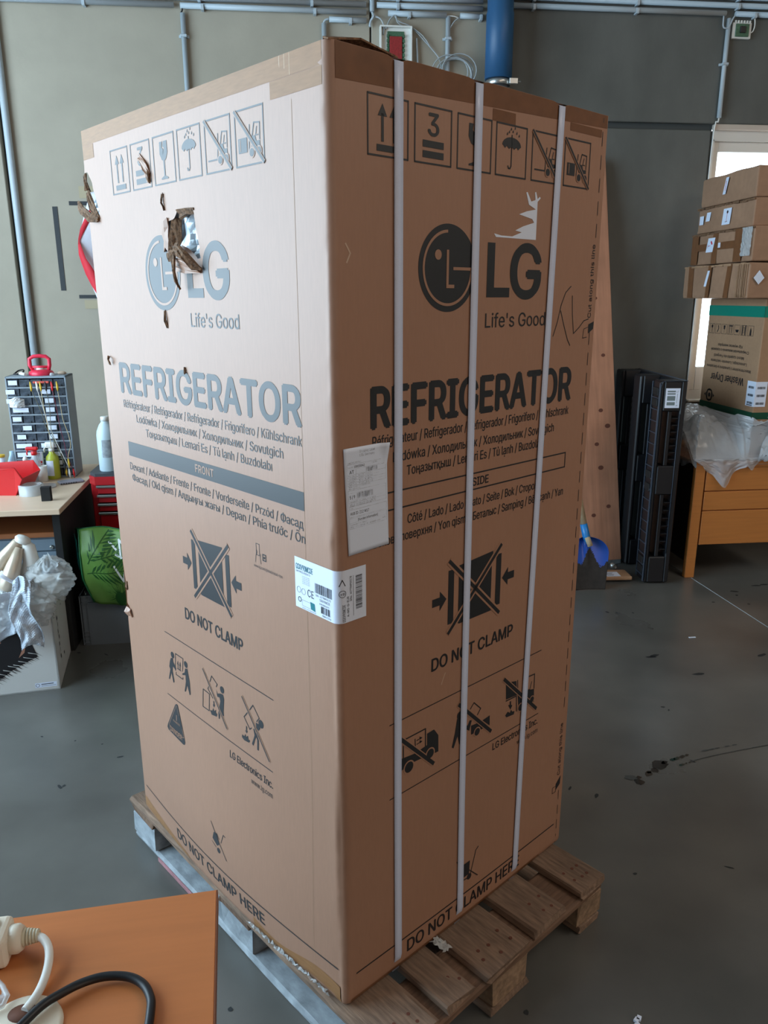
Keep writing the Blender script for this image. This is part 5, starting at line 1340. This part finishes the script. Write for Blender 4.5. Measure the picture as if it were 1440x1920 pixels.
lead(-3.425, [(-3.405, 1.15), (-3.385, 1.08), (-3.375, 1.02), (-3.345, .95), (-3.315, .87), (-3.300, .80)], WIRE_K, YELLOW, 'leftmost hanging test lead, with yellow clips')
lead(-3.395, [(-3.380, 1.13), (-3.360, 1.03), (-3.335, .95), (-3.315, .89), (-3.290, .82), (-3.284, .79)], WIRE_W, WHITE_P, 'white test lead crossing the drawer organizer')
lead(-3.378, [(-3.372, 1.10), (-3.362, .98), (-3.360, .90), (-3.352, .86)], WIRE_B, YELLOW, 'short beige test lead with yellow clips')
lead(-3.352, [(-3.345, 1.12), (-3.350, 1.0), (-3.335, .93), (-3.32, .88), (-3.305, .82)], WIRE_K, BLACK, 'dark test lead with black clips')
lead(-3.322, [(-3.312, 1.12), (-3.305, 1.02), (-3.292, .93), (-3.285, .86), (-3.262, .79)], WIRE_R, RED_P, 'dark red test lead hanging at the right of the organizer')
lead(-3.296, [(-3.290, 1.12), (-3.285, 1.05), (-3.268, .98), (-3.262, .92), (-3.278, .87), (-3.282, .845)], WIRE_B, YELLOW, 'rightmost beige test lead curling at the organizer edge')
# suction lifter and trinkets on the organizer
t = empty('suction_lifter', (-3.402, -.725, 1.272), .1, label='red suction cup lifter with a loop handle, on the drawer organizer', cat='suction cup')
q = B(); q.lathe([(.060, 0), (.062, .008), (.058, .018), (.040, .026), (.0, .028)], seg=28, cap=False); q.obj('cup', RED_S, t)
q = B(); q.tube([(-.038, 0, .024), (-.052, 0, .050), (-.050, 0, .082), (-.030, 0, .094), (0, 0, .097), (.030, 0, .094), (.046, 0, .080), (.045, 0, .050), (.038, 0, .024)], .0095, 10); q.tube([(-.044, 0, .040), (.042, 0, .040)], .007, 8); q.obj('handle', RED_S, t)
q = B(); q.tube([(-.018, -.012, .030), (.014, -.012, .030)], .006, 8); q.obj('lever', WHITE_P, t)
q = B(); q.tube([(-3.505, -.745, 1.280), (-3.490, -.76, 1.282), (-3.462, -.785, 1.279)], .008, 10, rs=[.005, .009, .008]); q.obj('small_tube', WHITE_P, label='small white tube lying left of the suction lifter', cat='tube')
cable('black_loop', [(-3.545, -.70, 1.276), (-3.53, -.68, 1.290), (-3.505, -.68, 1.295), (-3.50, -.70, 1.285), (-3.52, -.72, 1.277), (-3.545, -.71, 1.276)], .004, BLACK, 'small black cable loop on top of the organizer')
q = B(); q.lathe([(.004, 0), (.016, .002), (.018, .010), (.010, .016), (.0, .018)], seg=12, cap=False, sx=1.3, sy=.9); q.obj('stone', mat('beige_stone', (186, 162, 140), .7), loc=(-3.300, -.72, 1.272), label='small beige pebble right of the suction lifter', cat='stone')
q = B(); q.lathe([(.010, 0), (.012, .006), (.007, .014), (.0, .015)], seg=12, cap=False); q.obj('glass_bead', CLEARP, loc=(-3.335, -.775, 1.272), label='small clear bead at the organizer front edge', cat='bead')
# things on the bench
t = empty('storage_bin', (-3.52, -1.09, .7415), -.12, label='bright red plastic storage bin at the left of the workbench', cat='bin')
q = B(); o_ = [(-.02, 0), (.02, 0), (.035, .085), (-.02, .13)]
def wall_(pts): 
    v = [q.bm.verts.new(p) for p in pts]; q._f([q.bm.faces.new(v)])
wall_([(-.15, -.09, 0), (.09, -.09, 0), (.09, .09, 0), (-.15, .09, 0)]); wall_([(-.15, -.09, 0), (.09, -.09, 0), (.135, -.10, .085), (.105, -.10, .135), (-.16, -.10, .115)]); wall_([(-.15, .09, 0), (.09, .09, 0), (.135, .10, .085), (.105, .10, .135), (-.16, .10, .115)])
wall_([(.09, -.09, 0), (.09, .09, 0), (.135, .10, .085), (.135, -.10, .085)]); wall_([(-.15, -.09, 0), (-.15, .09, 0), (-.16, .10, .115), (-.16, -.10, .115)])
q.obj('bin_body', RED_P, t, thick=.003)
q = B(); q.tube([(-.16, -.10, .115), (.105, -.10, .135), (.135, -.10, .085)], .004, 6); q.obj('rim', RED_P, t)
q = B(); q.use(CLEARP); q.lathe([(.056, 0), (.056, .050), (.038, .050), (.038, 0), (.056, 0)], seg=36, cap=False); q.obj('tape_roll', mat('clear_tape_roll', (206, 198, 168), .25, alpha=.75), loc=(-3.372, -1.175, .7415), label='roll of clear packing tape on the workbench', cat='tape roll')
t = empty('black_block', (-3.262, -1.305, .7415), .15, label='small upright black plastic block at the workbench front', cat='block')
q = B(); q.prism([(-.022, -.016), (.018, -.016), (.024, -.006), (.018, .002), (.022, .016), (-.022, .016)], 'z', 0, .066); q.obj('block_body', BLACK_M, t)
def bottle(name, loc, prof, mm, lab, cap=None, capm=None, cat='bottle', sx=1, sy=1, rz=0, labelbox=None):
    t = empty(name, loc, rz, label=lab, cat=cat); q = B(); q.lathe(prof, seg=24, sx=sx, sy=sy); q.obj('bottle_body', mm, t)
    if cap: q = B(); q.lathe(cap, seg=20); q.obj('cap', capm, t)
    if labelbox:
        r_, a0, a1, z0, z1, m3 = labelbox; q = B(); q.grid(lambda u, v: Vector((r_ * sx * math.cos(a0 + (a1 - a0) * u), r_ * sy * math.sin(a0 + (a1 - a0) * u), z0 + (z1 - z0) * v)), 10, 2); q.obj('bottle_label', m3, t)
    return t
GL = mat('grey_label', (150, 158, 165), .5, var=.3, scale=60)
t = bottle('white_bottle', (-3.050, -.955, .8035), [(.043, 0), (.047, .006), (.047, .185), (.044, .205), (.030, .238), (.0195, .250), (.0195, .262)], HDPE, 'tall translucent white bottle standing on the red tool cabinet', [(.0205, .256), (.0205, .276), (.017, .279)], WHITE_P, labelbox=(.0475, -1.9, -.7, .075, .165, GL))
I = Ink(lambda u, z, o=0: Vector((.0478 * math.cos(-1.6 + u), .0478 * math.sin(-1.6 + u), z)))
for k in range(2): I.ring(-.35 + .0, .088 + .03 * k, .006, .010, INK_S, 0, seg=10)
I.obj('label_symbol', t)
t = bottle('spray_bottle', (-3.440, -.87, .7415), [(.026, 0), (.028, .004), (.028, .10), (.014, .125), (.013, .14)], CLEARP, 'small bottle with a red spray head before the organizer', None)
q = B(); q.lathe([(.0145, .135), (.0145, .155)], seg=16); q.box((-.040, -.010, .158), (.022, .010, .178), .007, seg=2); q.tube([(-.030, 0, .160), (-.036, 0, .146), (-.034, 0, .134)], .004, 6); q.obj('spray_head', RED_P, t)
t = bottle('spray_bottle', (-3.365, -.83, .7415), [(.030, 0), (.033, .004), (.033, .095), (.030, .118), (.014, .136), (.013, .15)], GREENLQ, 'bottle of yellow-green liquid with a white spray head', None, labelbox=(.0338, -2.5, -1.2, .02, .10, PAPER))
q = B(); q.lathe([(.014, .145), (.014, .162)], seg=16); q.box((-.030, -.011, .162), (.020, .011, .195), .009, seg=2); q.tube([(-.026, 0, .170), (-.036, 0, .156), (-.036, 0, .140)], .0045, 6); q.obj('spray_head', WHITE_P, t)
bottle('dropper_bottle', (-3.475, -.905, .7415), [(.022, 0), (.023, .004), (.023, .10), (.010, .112), (.006, .13)], CLEARP, 'slim clear squeeze bottle beside the red bin', [(.012, .11), (.013, .122), (.006, .135)], WHITE_P)
bottle('white_cup', (-3.400, -.895, .7415), [(.022, 0), (.0245, .082), (.0215, .082), (.0195, .004)], WHITE_P, 'plain white plastic cup between the small bottles', cat='cup')
t = empty('white_packet', (-3.432, -.845, .7415), .1, label='white packet with red and dark print behind the cup', cat='box')
q = B(); q.box((-.022, -.012, 0), (.026, .012, .145), .003); q.obj('packet_body', PAPER, t)
q = B()
for k in range(3): q.box((.002, -.0135, .052 + k * .018), (.022, -.0125, .064 + k * .018))
q.obj('printed_block', RED_P, t)
q = B(); q.box((-.006, -.0135, .004), (.025, -.0125, .045)); q.obj('printed_block', mat('dark_teal_print', (38, 70, 78), .5), t)
bottle('round_tube', (-3.610, -.86, .7415), [(.018, 0), (.018, .13)], PAPER, 'white cardboard tube with a yellow lid at the back left', [(.021, .126), (.021, .138)], YELLOW, cat='tube')
bottle('clear_tub', (-3.545, -.93, .7415), [(.050, 0), (.055, .065), (.052, .068)], CLEARP, 'clear plastic tub behind the red bin', cat='tub')
bottle('pale_blue_bottle', (-3.575, -.80, .7415), [(.02, 0), (.024, .09), (.012, .125), (.010, .145)], mat('pale_blue_plastic', (170, 200, 218), .4), 'pale blue bottle left of the organizer')
bottle('plastic_dish', (-3.345, -1.03, .7415), [(.045, 0), (.046, .006), (.043, .012)], CLEARP, 'round clear dish lying in the middle of the workbench', cat='dish')
t = empty('plastic_comb_tray', (-3.255, -.945, .7415), .5, label='flat translucent grey tray with a toothed edge on the bench', cat='tray')
q = B(); q.box((-.055, -.030, 0), (.065, .035, .012), .004); q.obj('tray_body', mat('grey_clear', (150, 148, 160), .35, alpha=.85), t)
q = B()
for k in range(7): q.box((-.052 + k * .012, -.033, .002), (-.046 + k * .012, -.029, .009))
q.obj('tooth', DKGREY, t, kind='stuff')
# red tool cabinet
t = empty('tool_cabinet', (-3.137, -1.02, 0), 0, label='red steel tool cabinet with silver drawer pulls behind the green bag', cat='cabinet')
q = B(); q.box((0, .012, .06), (.62, .42, .785), .006); q.obj('cabinet_body', RED_M, t)
q = B(); q.prism([(-.004, .04), (.03, -.008), (.63, -.008), (.63, .43), (-.004, .43)], 'z', .785, .803); q.obj('rubber_top', DKGREY, t)
q = B(); q.prism([(-.008, .03), (.028, -.014), (.63, -.014), (.63, .012), (-.008, .05)], 'z', .745, .787); q.obj('top_trim', RED_M, t)
zz = .742
for h_ in (.045, .042, .042, .088, .088, .1, .1):
    q = B(); q.box((.036, -.004, zz - h_), (.60, .014, zz - .004), .002); d_ = q.obj('drawer', RED_M, t)
    q = B(); q.box((.030, -.014, zz - .013), (.60, -.003, zz - .001), .002); q.obj('drawer_pull', STEEL, d_)
    zz -= h_ + .004
q = B(); q.box((.033, .008, .15), (.61, .0125, .745)); q.obj('drawer_gap', BLACK_M, t)
for x, y in ((.06, .07), (.56, .07), (.06, .36), (.56, .36)):
    q = B(); q.lathe([(.03, -.012), (.03, .012)], seg=16); q.obj('castor', BLACK_M, t, loc=(x, y, .030), rot=(0, PI / 2, 0))
# grey euro crate with the green bag
t = empty('grey_crate', (-3.166, -1.325, 0), .03, label='grey plastic stacking crate on the floor holding the green bag', cat='crate')
q = B(); a, b_, hh = .60, .270, .262
for p0, p1 in (((.008, .008, 0), (a - .008, b_ - .008, .008)), ((.006, .006, 0), (a - .006, .010, hh)), ((.006, b_ - .010, 0), (a - .006, b_ - .006, hh)), ((.006, .006, 0), (.010, b_ - .006, hh)), ((a - .010, .006, 0), (a - .006, b_ - .006, hh))): q.box(p0, p1)
q.obj('crate_wall', CRATE, t)
q = B()
for z in (hh - .006, hh - .042): q.box((0, 0, z), (a, .010, z + .006)); q.box((0, 0, z), (.010, b_, z + .006)); q.box((a - .01, 0, z), (a, b_, z + .006)); q.box((0, b_ - .01, z), (a, b_, z + .006))
q.obj('rim', CRATE, t)
q = B()
for x in (.001, .035, a - .045, a - .006): q.box((x, .0, .004), (x + .004, .008, hh - .006))
for k in range(4): q.box((.001, .001, .012 + .02 * k), (.037, .007, .014 + .02 * k))
q.obj('corner_rib', CRATE, t, kind='stuff')
t = empty('shopping_bag', (-3.05, -1.22, .23), 0, label='green shopping bag with palm leaf print slumped in the grey crate', cat='bag')
def bagf(u, v):   # front panel, v=0 bottom
    xl = -.075 + .005 + (-.018) * v + .045 * max(0, .35 - v) * 2; xr = .20 + .06 * v
    x = xl + (xr - xl) * u
    z = .005 + .36 * v + .01 * math.sin(u * 7) * v + (-.018 * math.sin(u * PI) * (1 - v)) * 1.2
    y = -.118 - .028 * math.sin(v * PI) * math.sin(u * PI * .8 + .3) - .008 * math.sin(u * 13 + v * 6)
    if v > .7: y += (v - .7) * .12
    return Vector((x, y, z))
q = B(); q.grid(bagf, 24, 24); fp = q.obj('front_panel', GREEN_B, t, thick=.002)
q = B(); q.grid(lambda u, v: Vector((bagf(0, v).x * (1 - u) + (-.145 + .02 * (1 - v)) * u + .03 * math.sin(u * PI) * (v), bagf(0, v).y * (1 - u) + .06 * u, bagf(0, v).z * (1 - .12 * u) + .01 * u)), 10, 20); q.obj('side_gusset', GREEN_D, t, thick=.002)
q = B(); q.grid(lambda u, v: Vector((-.145 + .35 * u, .06 + .01 * math.sin(u * 9), .02 + .30 * v)), 12, 8); q.obj('back_panel', GREEN_D, t, thick=.002)
q = B(); q.grid(lambda u, v: Vector((-.100 - .022 * u, -.085 + .05 * u - .004, .16 + .15 * v + .02 * u)) , 4, 6); q.obj('side_stripe', TEAL_B, t, thick=.001)
q = B(); q.tube([bagf(0, k / 12) + Vector((0, -.002, 0)) for k in range(13)], .004, 6); q.tube([bagf(k / 12, 1) for k in range(13)], .003, 6); q.obj('seam_binding', GREEN_D, t)
q = B(); q.grid(lambda u, v: bagf(.62 + .10 * u + .22 * (1 - v), .70 + .30 * v) + Vector((0, -.005, 0)), 3, 8); q.obj('handle', GREEN_D, t, thick=.002)
def BM(u, z, o=0.0): p = bagf(u, z); return p + Vector((0, -.0022 - o, 0))
I = Ink(BM); I.step = .04; rr = random.Random(8)
def frond(cx, cz, ang, ln_, n, wl):
    ca, sa = math.cos(ang), math.sin(ang); I.stroke([(cx, cz), (cx + ca * ln_, cz + sa * ln_)], .012, GREEN_L)
    for k in range(n):
        t_ = (k + 1) / (n + .5); bx_, bz = cx + ca * ln_ * t_, cz + sa * ln_ * t_; l_ = wl * math.sin(t_ * 2.6 + .3)
        for s in (-1, 1):
            a2 = ang + s * .75; ex, ez = bx_ + math.cos(a2) * l_, bz + math.sin(a2) * l_
            if not (0 < ex < 1 and 0 < ez < 1): continue
            nx, nz_ = -math.sin(a2) * .016, math.cos(a2) * .016
            mx_, mz = (bx_ + ex) / 2, (bz + ez) / 2
            I.poly([(bx_, bz), (mx_ + nx, mz + nz_), (ex, ez), (mx_ - nx, mz - nz_)], GREEN_L)
frond(.10, .55, .95, .52, 9, .26); frond(.08, .42, .12, .80, 12, .30); frond(.25, .62, .3, .6, 8, .2)
for k in range(22):
    a2 = -.3 + k * .19; l_ = .16 + .05 * (k % 3); ex, ez = .55 + math.cos(a2) * l_, .14 + math.sin(a2) * l_
    if 0 < ez < 1 and ex < 1: I.poly([(.55 - math.sin(a2) * .012, .14 + math.cos(a2) * .012), (ex, ez), (.55 + math.sin(a2) * .012, .14 - math.cos(a2) * .012)], GREEN_L)
I.ring(.55, .10, 0, .10, GREEN_L, .0009, seg=18)
I.obj('leaf_print', t)
I = Ink(BM); I.step = .04
for s in ([(.42, .84), (.52, .76)], [(.55, .88), (.60, .66)], [(.55, .88), (.74, .74)], [(.74, .74), (.76, .92)], [(.52, .70), (.62, .66)],
          [(.50, .55), (.64, .34)], [(.64, .34), (.66, .60)], [(.66, .60), (.84, .44)], [(.84, .44), (.88, .62)]): I.stroke(s, .026, LOGO_W, .0012)
I.obj('white_lettering', t)
I = Ink(lambda u, z, o=0: Vector((-.07 - .05 * u - .003, -.125 + .10 * u - .003, z))); 
I.stroke([(0, .055), (.1, .045), (.2, .06)], .006, LOGO_W); I.stroke([(.12, .03), (.2, .022), (.15, .010), (.05, .018)], .006, LOGO_W); I.obj('white_lettering', t)

# white printed box with the steam cleaner
t = empty('white_box', (-3.154, -1.763, 0), .155, label='open white appliance box with black print on the floor at left', cat='box')
wx, wy, wh = .50, .392, .405
q = B()
for p0, p1 in (((-wx, 0, 0), (0, wy, .006)), ((-wx, 0, 0), (0, .006, wh)), ((-wx, wy - .006, 0), (0, wy, wh)), ((-.006, 0, 0), (0, wy, wh)), ((-wx, 0, 0), (-wx + .006, wy, wh))): q.box(p0, p1)
q.obj('box_wall', WHITEBOX, t)
def XM(u, z, o=0.0): return Vector((-u, -.0008 - o, z))
I = Ink(XM); rr = random.Random(6)
base = [(.50, .30), (.20, .34), (.13, .345), (.11, .30), (.075, .165), (.10, .155), (.18, .115), (.26, .06), (.30, .03), (.50, .0)]
I.poly(base, PRINT_K)
for k in range(46):
    t_ = k / 45; bx_ = .08 + .24 * t_; bz = .17 - .15 * t_ + rr.uniform(-.006, .006); l_ = rr.uniform(.012, .034)
    I.poly([(bx_, bz + .012), (bx_ + .012, bz + .016), (bx_ - l_ * .9, bz - l_ * .35)], PRINT_K)
    if k % 4 == 0: I.poly([(bx_ + .03, bz + .012), (bx_ + .032, bz + .016), (bx_ - l_ * 1.2, bz - l_ * .2)], WHITEBOX, .0009)
I.poly([(.125, .19), (.15, .168), (.135, .20), (.118, .218)], PRINT_C, .0009); I.poly([(.21, .245), (.28, .215), (.28, .228), (.22, .262)], PRINT_C, .0009)
I.ring(.30, .155, 0, .05, mat('print_pale_blue', (120, 150, 168), .5), .0009, seg=20)
I.obj('printed_picture', t)
I = Ink(XM); I.rect(.012, .018, .10, .040, PAPER); I.ring(.090, .029, .0065, .0082, INK_S, .0009, seg=20); I.text('Easy Ready', -.0, .0, 0, .001, INK_S) if False else None
I.rect(.025, .031, .075, .0345, INK_S, .0009); I.rect(.015, .0235, .075, .026, GL, .0009); I.obj('printed_badge', t)
I = Ink(lambda u, z, o=0: Vector((.0008 + o, u, z))); rr = random.Random(9)
for k in range(9): I.rect(.10 + .012 * (k % 2), .10 + .03 * k, .112 + .014 * rr.random(), .118 + .03 * k, INK_S)
I.frame(.225, .33, .262, .375, .005, mat('dark_red_print', (90, 30, 40), .5)); I.rect(.24, .30, .252, .308, INK_S); I.ring(.20, .085, 0, .008, INK_S, seg=10); I.obj('printed_mark', t)
t = empty('steam_cleaner', (-3.33, -1.62, .38), .1, label='champagne and white handheld steam cleaner sticking out of the white box', cat='steam cleaner')
def pill(pts, rs, mm, name, seg=14): q = B(); q.tube(pts, .03, seg, rs=rs); return q.obj(name, mm, t)
pill([(-.13, -.02, .02), (-.085, -.03, .12), (-.02, -.04, .21), (.035, -.04, .262), (.06, -.04, .268)], [.028, .030, .028, .026, .012], BEIGE_M, 'handle_arc')
pill([(.06, -.04, .270), (.075, -.04, .245), (.080, -.04, .18), (.06, -.03, .08), (.03, -.02, .0)], [.014, .028, .034, .050, .060], WHITE_P, 'body_shell')
pill([(.045, -.062, .25), (.02, -.085, .18), (-.01, -.095, .10), (-.03, -.09, .03)], [.016, .030, .042, .045], BEIGE_M, 'nozzle_shell')
q = B(); q.lathe([(.030, 0), (.034, .012), (.028, .022), (.0, .026)], seg=18, cap=False); q.obj('top_button', WHITE_P, t, loc=(.052, -.04, .268), rot=(0, .5, 0))
t = empty('plastic_bag', (-3.17, -1.62, .40), 0, label='crumpled clear plastic bag spilling out of the white box', cat='bag')
hz = heap(12, .06)
def blobf(cx, cy, cz, rx, ry, rz_, sd, amp):
    n = heap(sd, amp)
    return lambda u, v: Vector((cx + (rx + n(u * 2, v * 2)) * math.cos(u * 2 * PI) * math.sin(v * PI), cy + (ry + n(v * 2, u * 2)) * math.sin(u * 2 * PI) * math.sin(v * PI), cz + (rz_ + n(u + v, u * 2)) * math.cos(v * PI)))
q = B(); q.grid(blobf(.0, -.05, .085, .085, .075, .08, 3, .07), 90, 60); q.obj('bag_fold', FILM_B, t)
q = B(); q.grid(blobf(-.055, -.13, -.01, .075, .04, .085, 4, .06), 80, 60); q.obj('bag_fold', FILM_B, t)
q = B(); q.grid(blobf(-.175, -.16, -.02, .07, .035, .08, 6, .05), 70, 50); q.obj('bag_fold', FILM_B, t)
t = empty('bubble_wrap', (-3.25, -1.78, .38), 0, label='strip of bubble wrap hanging over the front of the white box', cat='bubble wrap')
def bub(u, v):
    x = -.05 + .085 * u + .01 * math.sin(v * 8) + .03 * (1 - v) ; z = .13 - .29 * (1 - v) + .03 * math.sin(u * 3) - .0
    k_n = noise.noise(Vector((u * 4, v * 7, 2))) * .022 + .0022 * (math.sin(u * 60) * math.sin(v * 190))
    return Vector((x + k_n * .5, -.045 - .018 * math.sin(u * PI * 1.3 + v * 4) + .10 * max(0, v - .65) - k_n, z + k_n * .3))
q = B(); q.grid(bub, 60, 120); q.obj('wrap_sheet', BUBBLE, t, thick=.003)
q = B(); q.grid(lambda u, v: bub(.5 + .5 * math.sin(u * 2), 1) + Vector((-.07 + .10 * u - .04, .03 + .06 * v, -.005 - .02 * math.sin(u * 3))), 10, 10); q.obj('wrap_fold', mat('white_film', (214, 218, 232), .4), t, thick=.002)
q = B(); q.grid(lambda u, v: Vector((-.115 + .08 * u, -.03 - .014 * math.sin(u * 5 + v * 3), .095 - .22 * v * (1 - .2 * u))), 12, 24); q.obj('wrap_sheet', BUBBLE, t, thick=.003)

# ================================================================ near desk in the foreground
DK = empty('near_desk', (-2.229, -3.911, 0), .080, label='beech desk corner in the near left foreground', cat='desk')
q = B(); q.box((-1.5, -.80, .715), (0, 0, .74), .0015); q.obj('desk_top', BEECH, DK)
q = B(); q.box((-.0012, -.80, .7155), (.0015, -.0, .7395), .0005); q.obj('edge_band', mat('dark_edge_band', (120, 70, 44), .5), DK)
for x, y in ((-.08, -.08), (-1.42, -.08), (-.08, -.72), (-1.42, -.72)):
    q = B(); q.box((x - .025, y - .025, 0), (x + .025, y + .025, .715), .003); q.obj('leg', DKGREY, DK)
t = empty('cable_grommet', (-2.458, -4.136, .7402), 0, label='cream round cable outlet with a dark opening in the desk', cat='grommet')
q = B(); q.lathe([(.052, 0), (.051, .003), (.046, .0045), (.0, .0045)], seg=48, cap=False); q.obj('cover_disc', CREAM_P, t)
q = B(); q.lathe([(.019, .0), (.019, .0052), (.0, .0052)], seg=24, cap=False, sx=1, sy=.75); q.obj('opening', mat('brown_opening', (96, 54, 34), .8), t, loc=(-.004, .022, 0))
# white mains plug
PLG = empty('power_plug', (-2.513, -4.008, .7405), .06, label='white mains plug lying on the desk at the left edge', cat='plug')
q = B(); q.box((-.060, -.030, .0), (.004, .026, .050), .009, seg=3); q.obj('plug_body', CREAM_P, PLG)
q = B(); q.box((-.055, -.024, .0495), (-.012, .014, .0515), .004); q.obj('socket_face', BLACK_M, PLG)
q = B(); q.lathe([(.020, 0), (.020, .012), (.016, .018)], seg=24); q.obj('collar', CREAM_P, PLG, loc=(.002, 0, .026), rot=(0, PI / 2, 0))
q = B(); prof = [(.0125, 0)]
for k in range(5): prof += [(.0125 - .0008 * k, .001 + .0042 * k), (.0125 - .0008 * k, .0032 + .0042 * k), (.0095 - .0005 * k, .0034 + .0042 * k), (.0095 - .0005 * k, .0048 + .0042 * k)]
q.lathe(prof, seg=20); q.obj('strain_relief', mat('yellowed_rubber', (200, 192, 168), .5), PLG, loc=(.020, .001, .026), rot=(0, PI / 2, 0))
q = cable('c', [(-2.478, -4.006, .7665), (-2.466, -4.010, .766), (-2.455, -4.022, .762), (-2.449, -4.040, .757), (-2.448, -4.060, .751), (-2.450, -4.080, .7475), (-2.454, -4.097, .7470), (-2.460, -4.112, .7465)], .0058, None, None, seg=12, sub=5)
q.obj('power_cable', WHITE_P, label='thick white cable curving from the plug into the grommet', cat='cable')
q = cable('c', [(-2.466, -4.160, .7525), (-2.450, -4.131, .7525), (-2.436, -4.112, .7535), (-2.420, -4.097, .752), (-2.396, -4.081, .751), (-2.366, -4.073, .751), (-2.334, -4.076, .750), (-2.311, -4.089, .748), (-2.298, -4.110, .7465), (-2.294, -4.131, .7465), (-2.293, -4.17, .7465), (-2.30, -4.21, .7465)], .0060, None, None, seg=12, sub=5)
q.obj('power_cable', BLACK, label='black cable looping across the near desk', cat='cable')
q = B(); q.tube([(-2.515, -4.060, .752), (-2.500, -4.075, .752), (-2.489, -4.090, .751), (-2.490, -4.104, .750), (-2.505, -4.113, .749), (-2.52, -4.115, .749)], .0035, 6); q.grid(lambda u, v: Vector((-2.53 + .035 * u, -4.07 - .035 * v, .7425 + .004 * math.sin(u * 6 + v * 5))), 6, 6); q.obj('clear_wrapper', CLEARP, label='piece of clear plastic at the left edge of the near desk', cat='plastic')
# ---------------------------------------------------------------- tidy: consistent smooth flags
for me in bpy.data.meshes: me.validate(verbose=False)
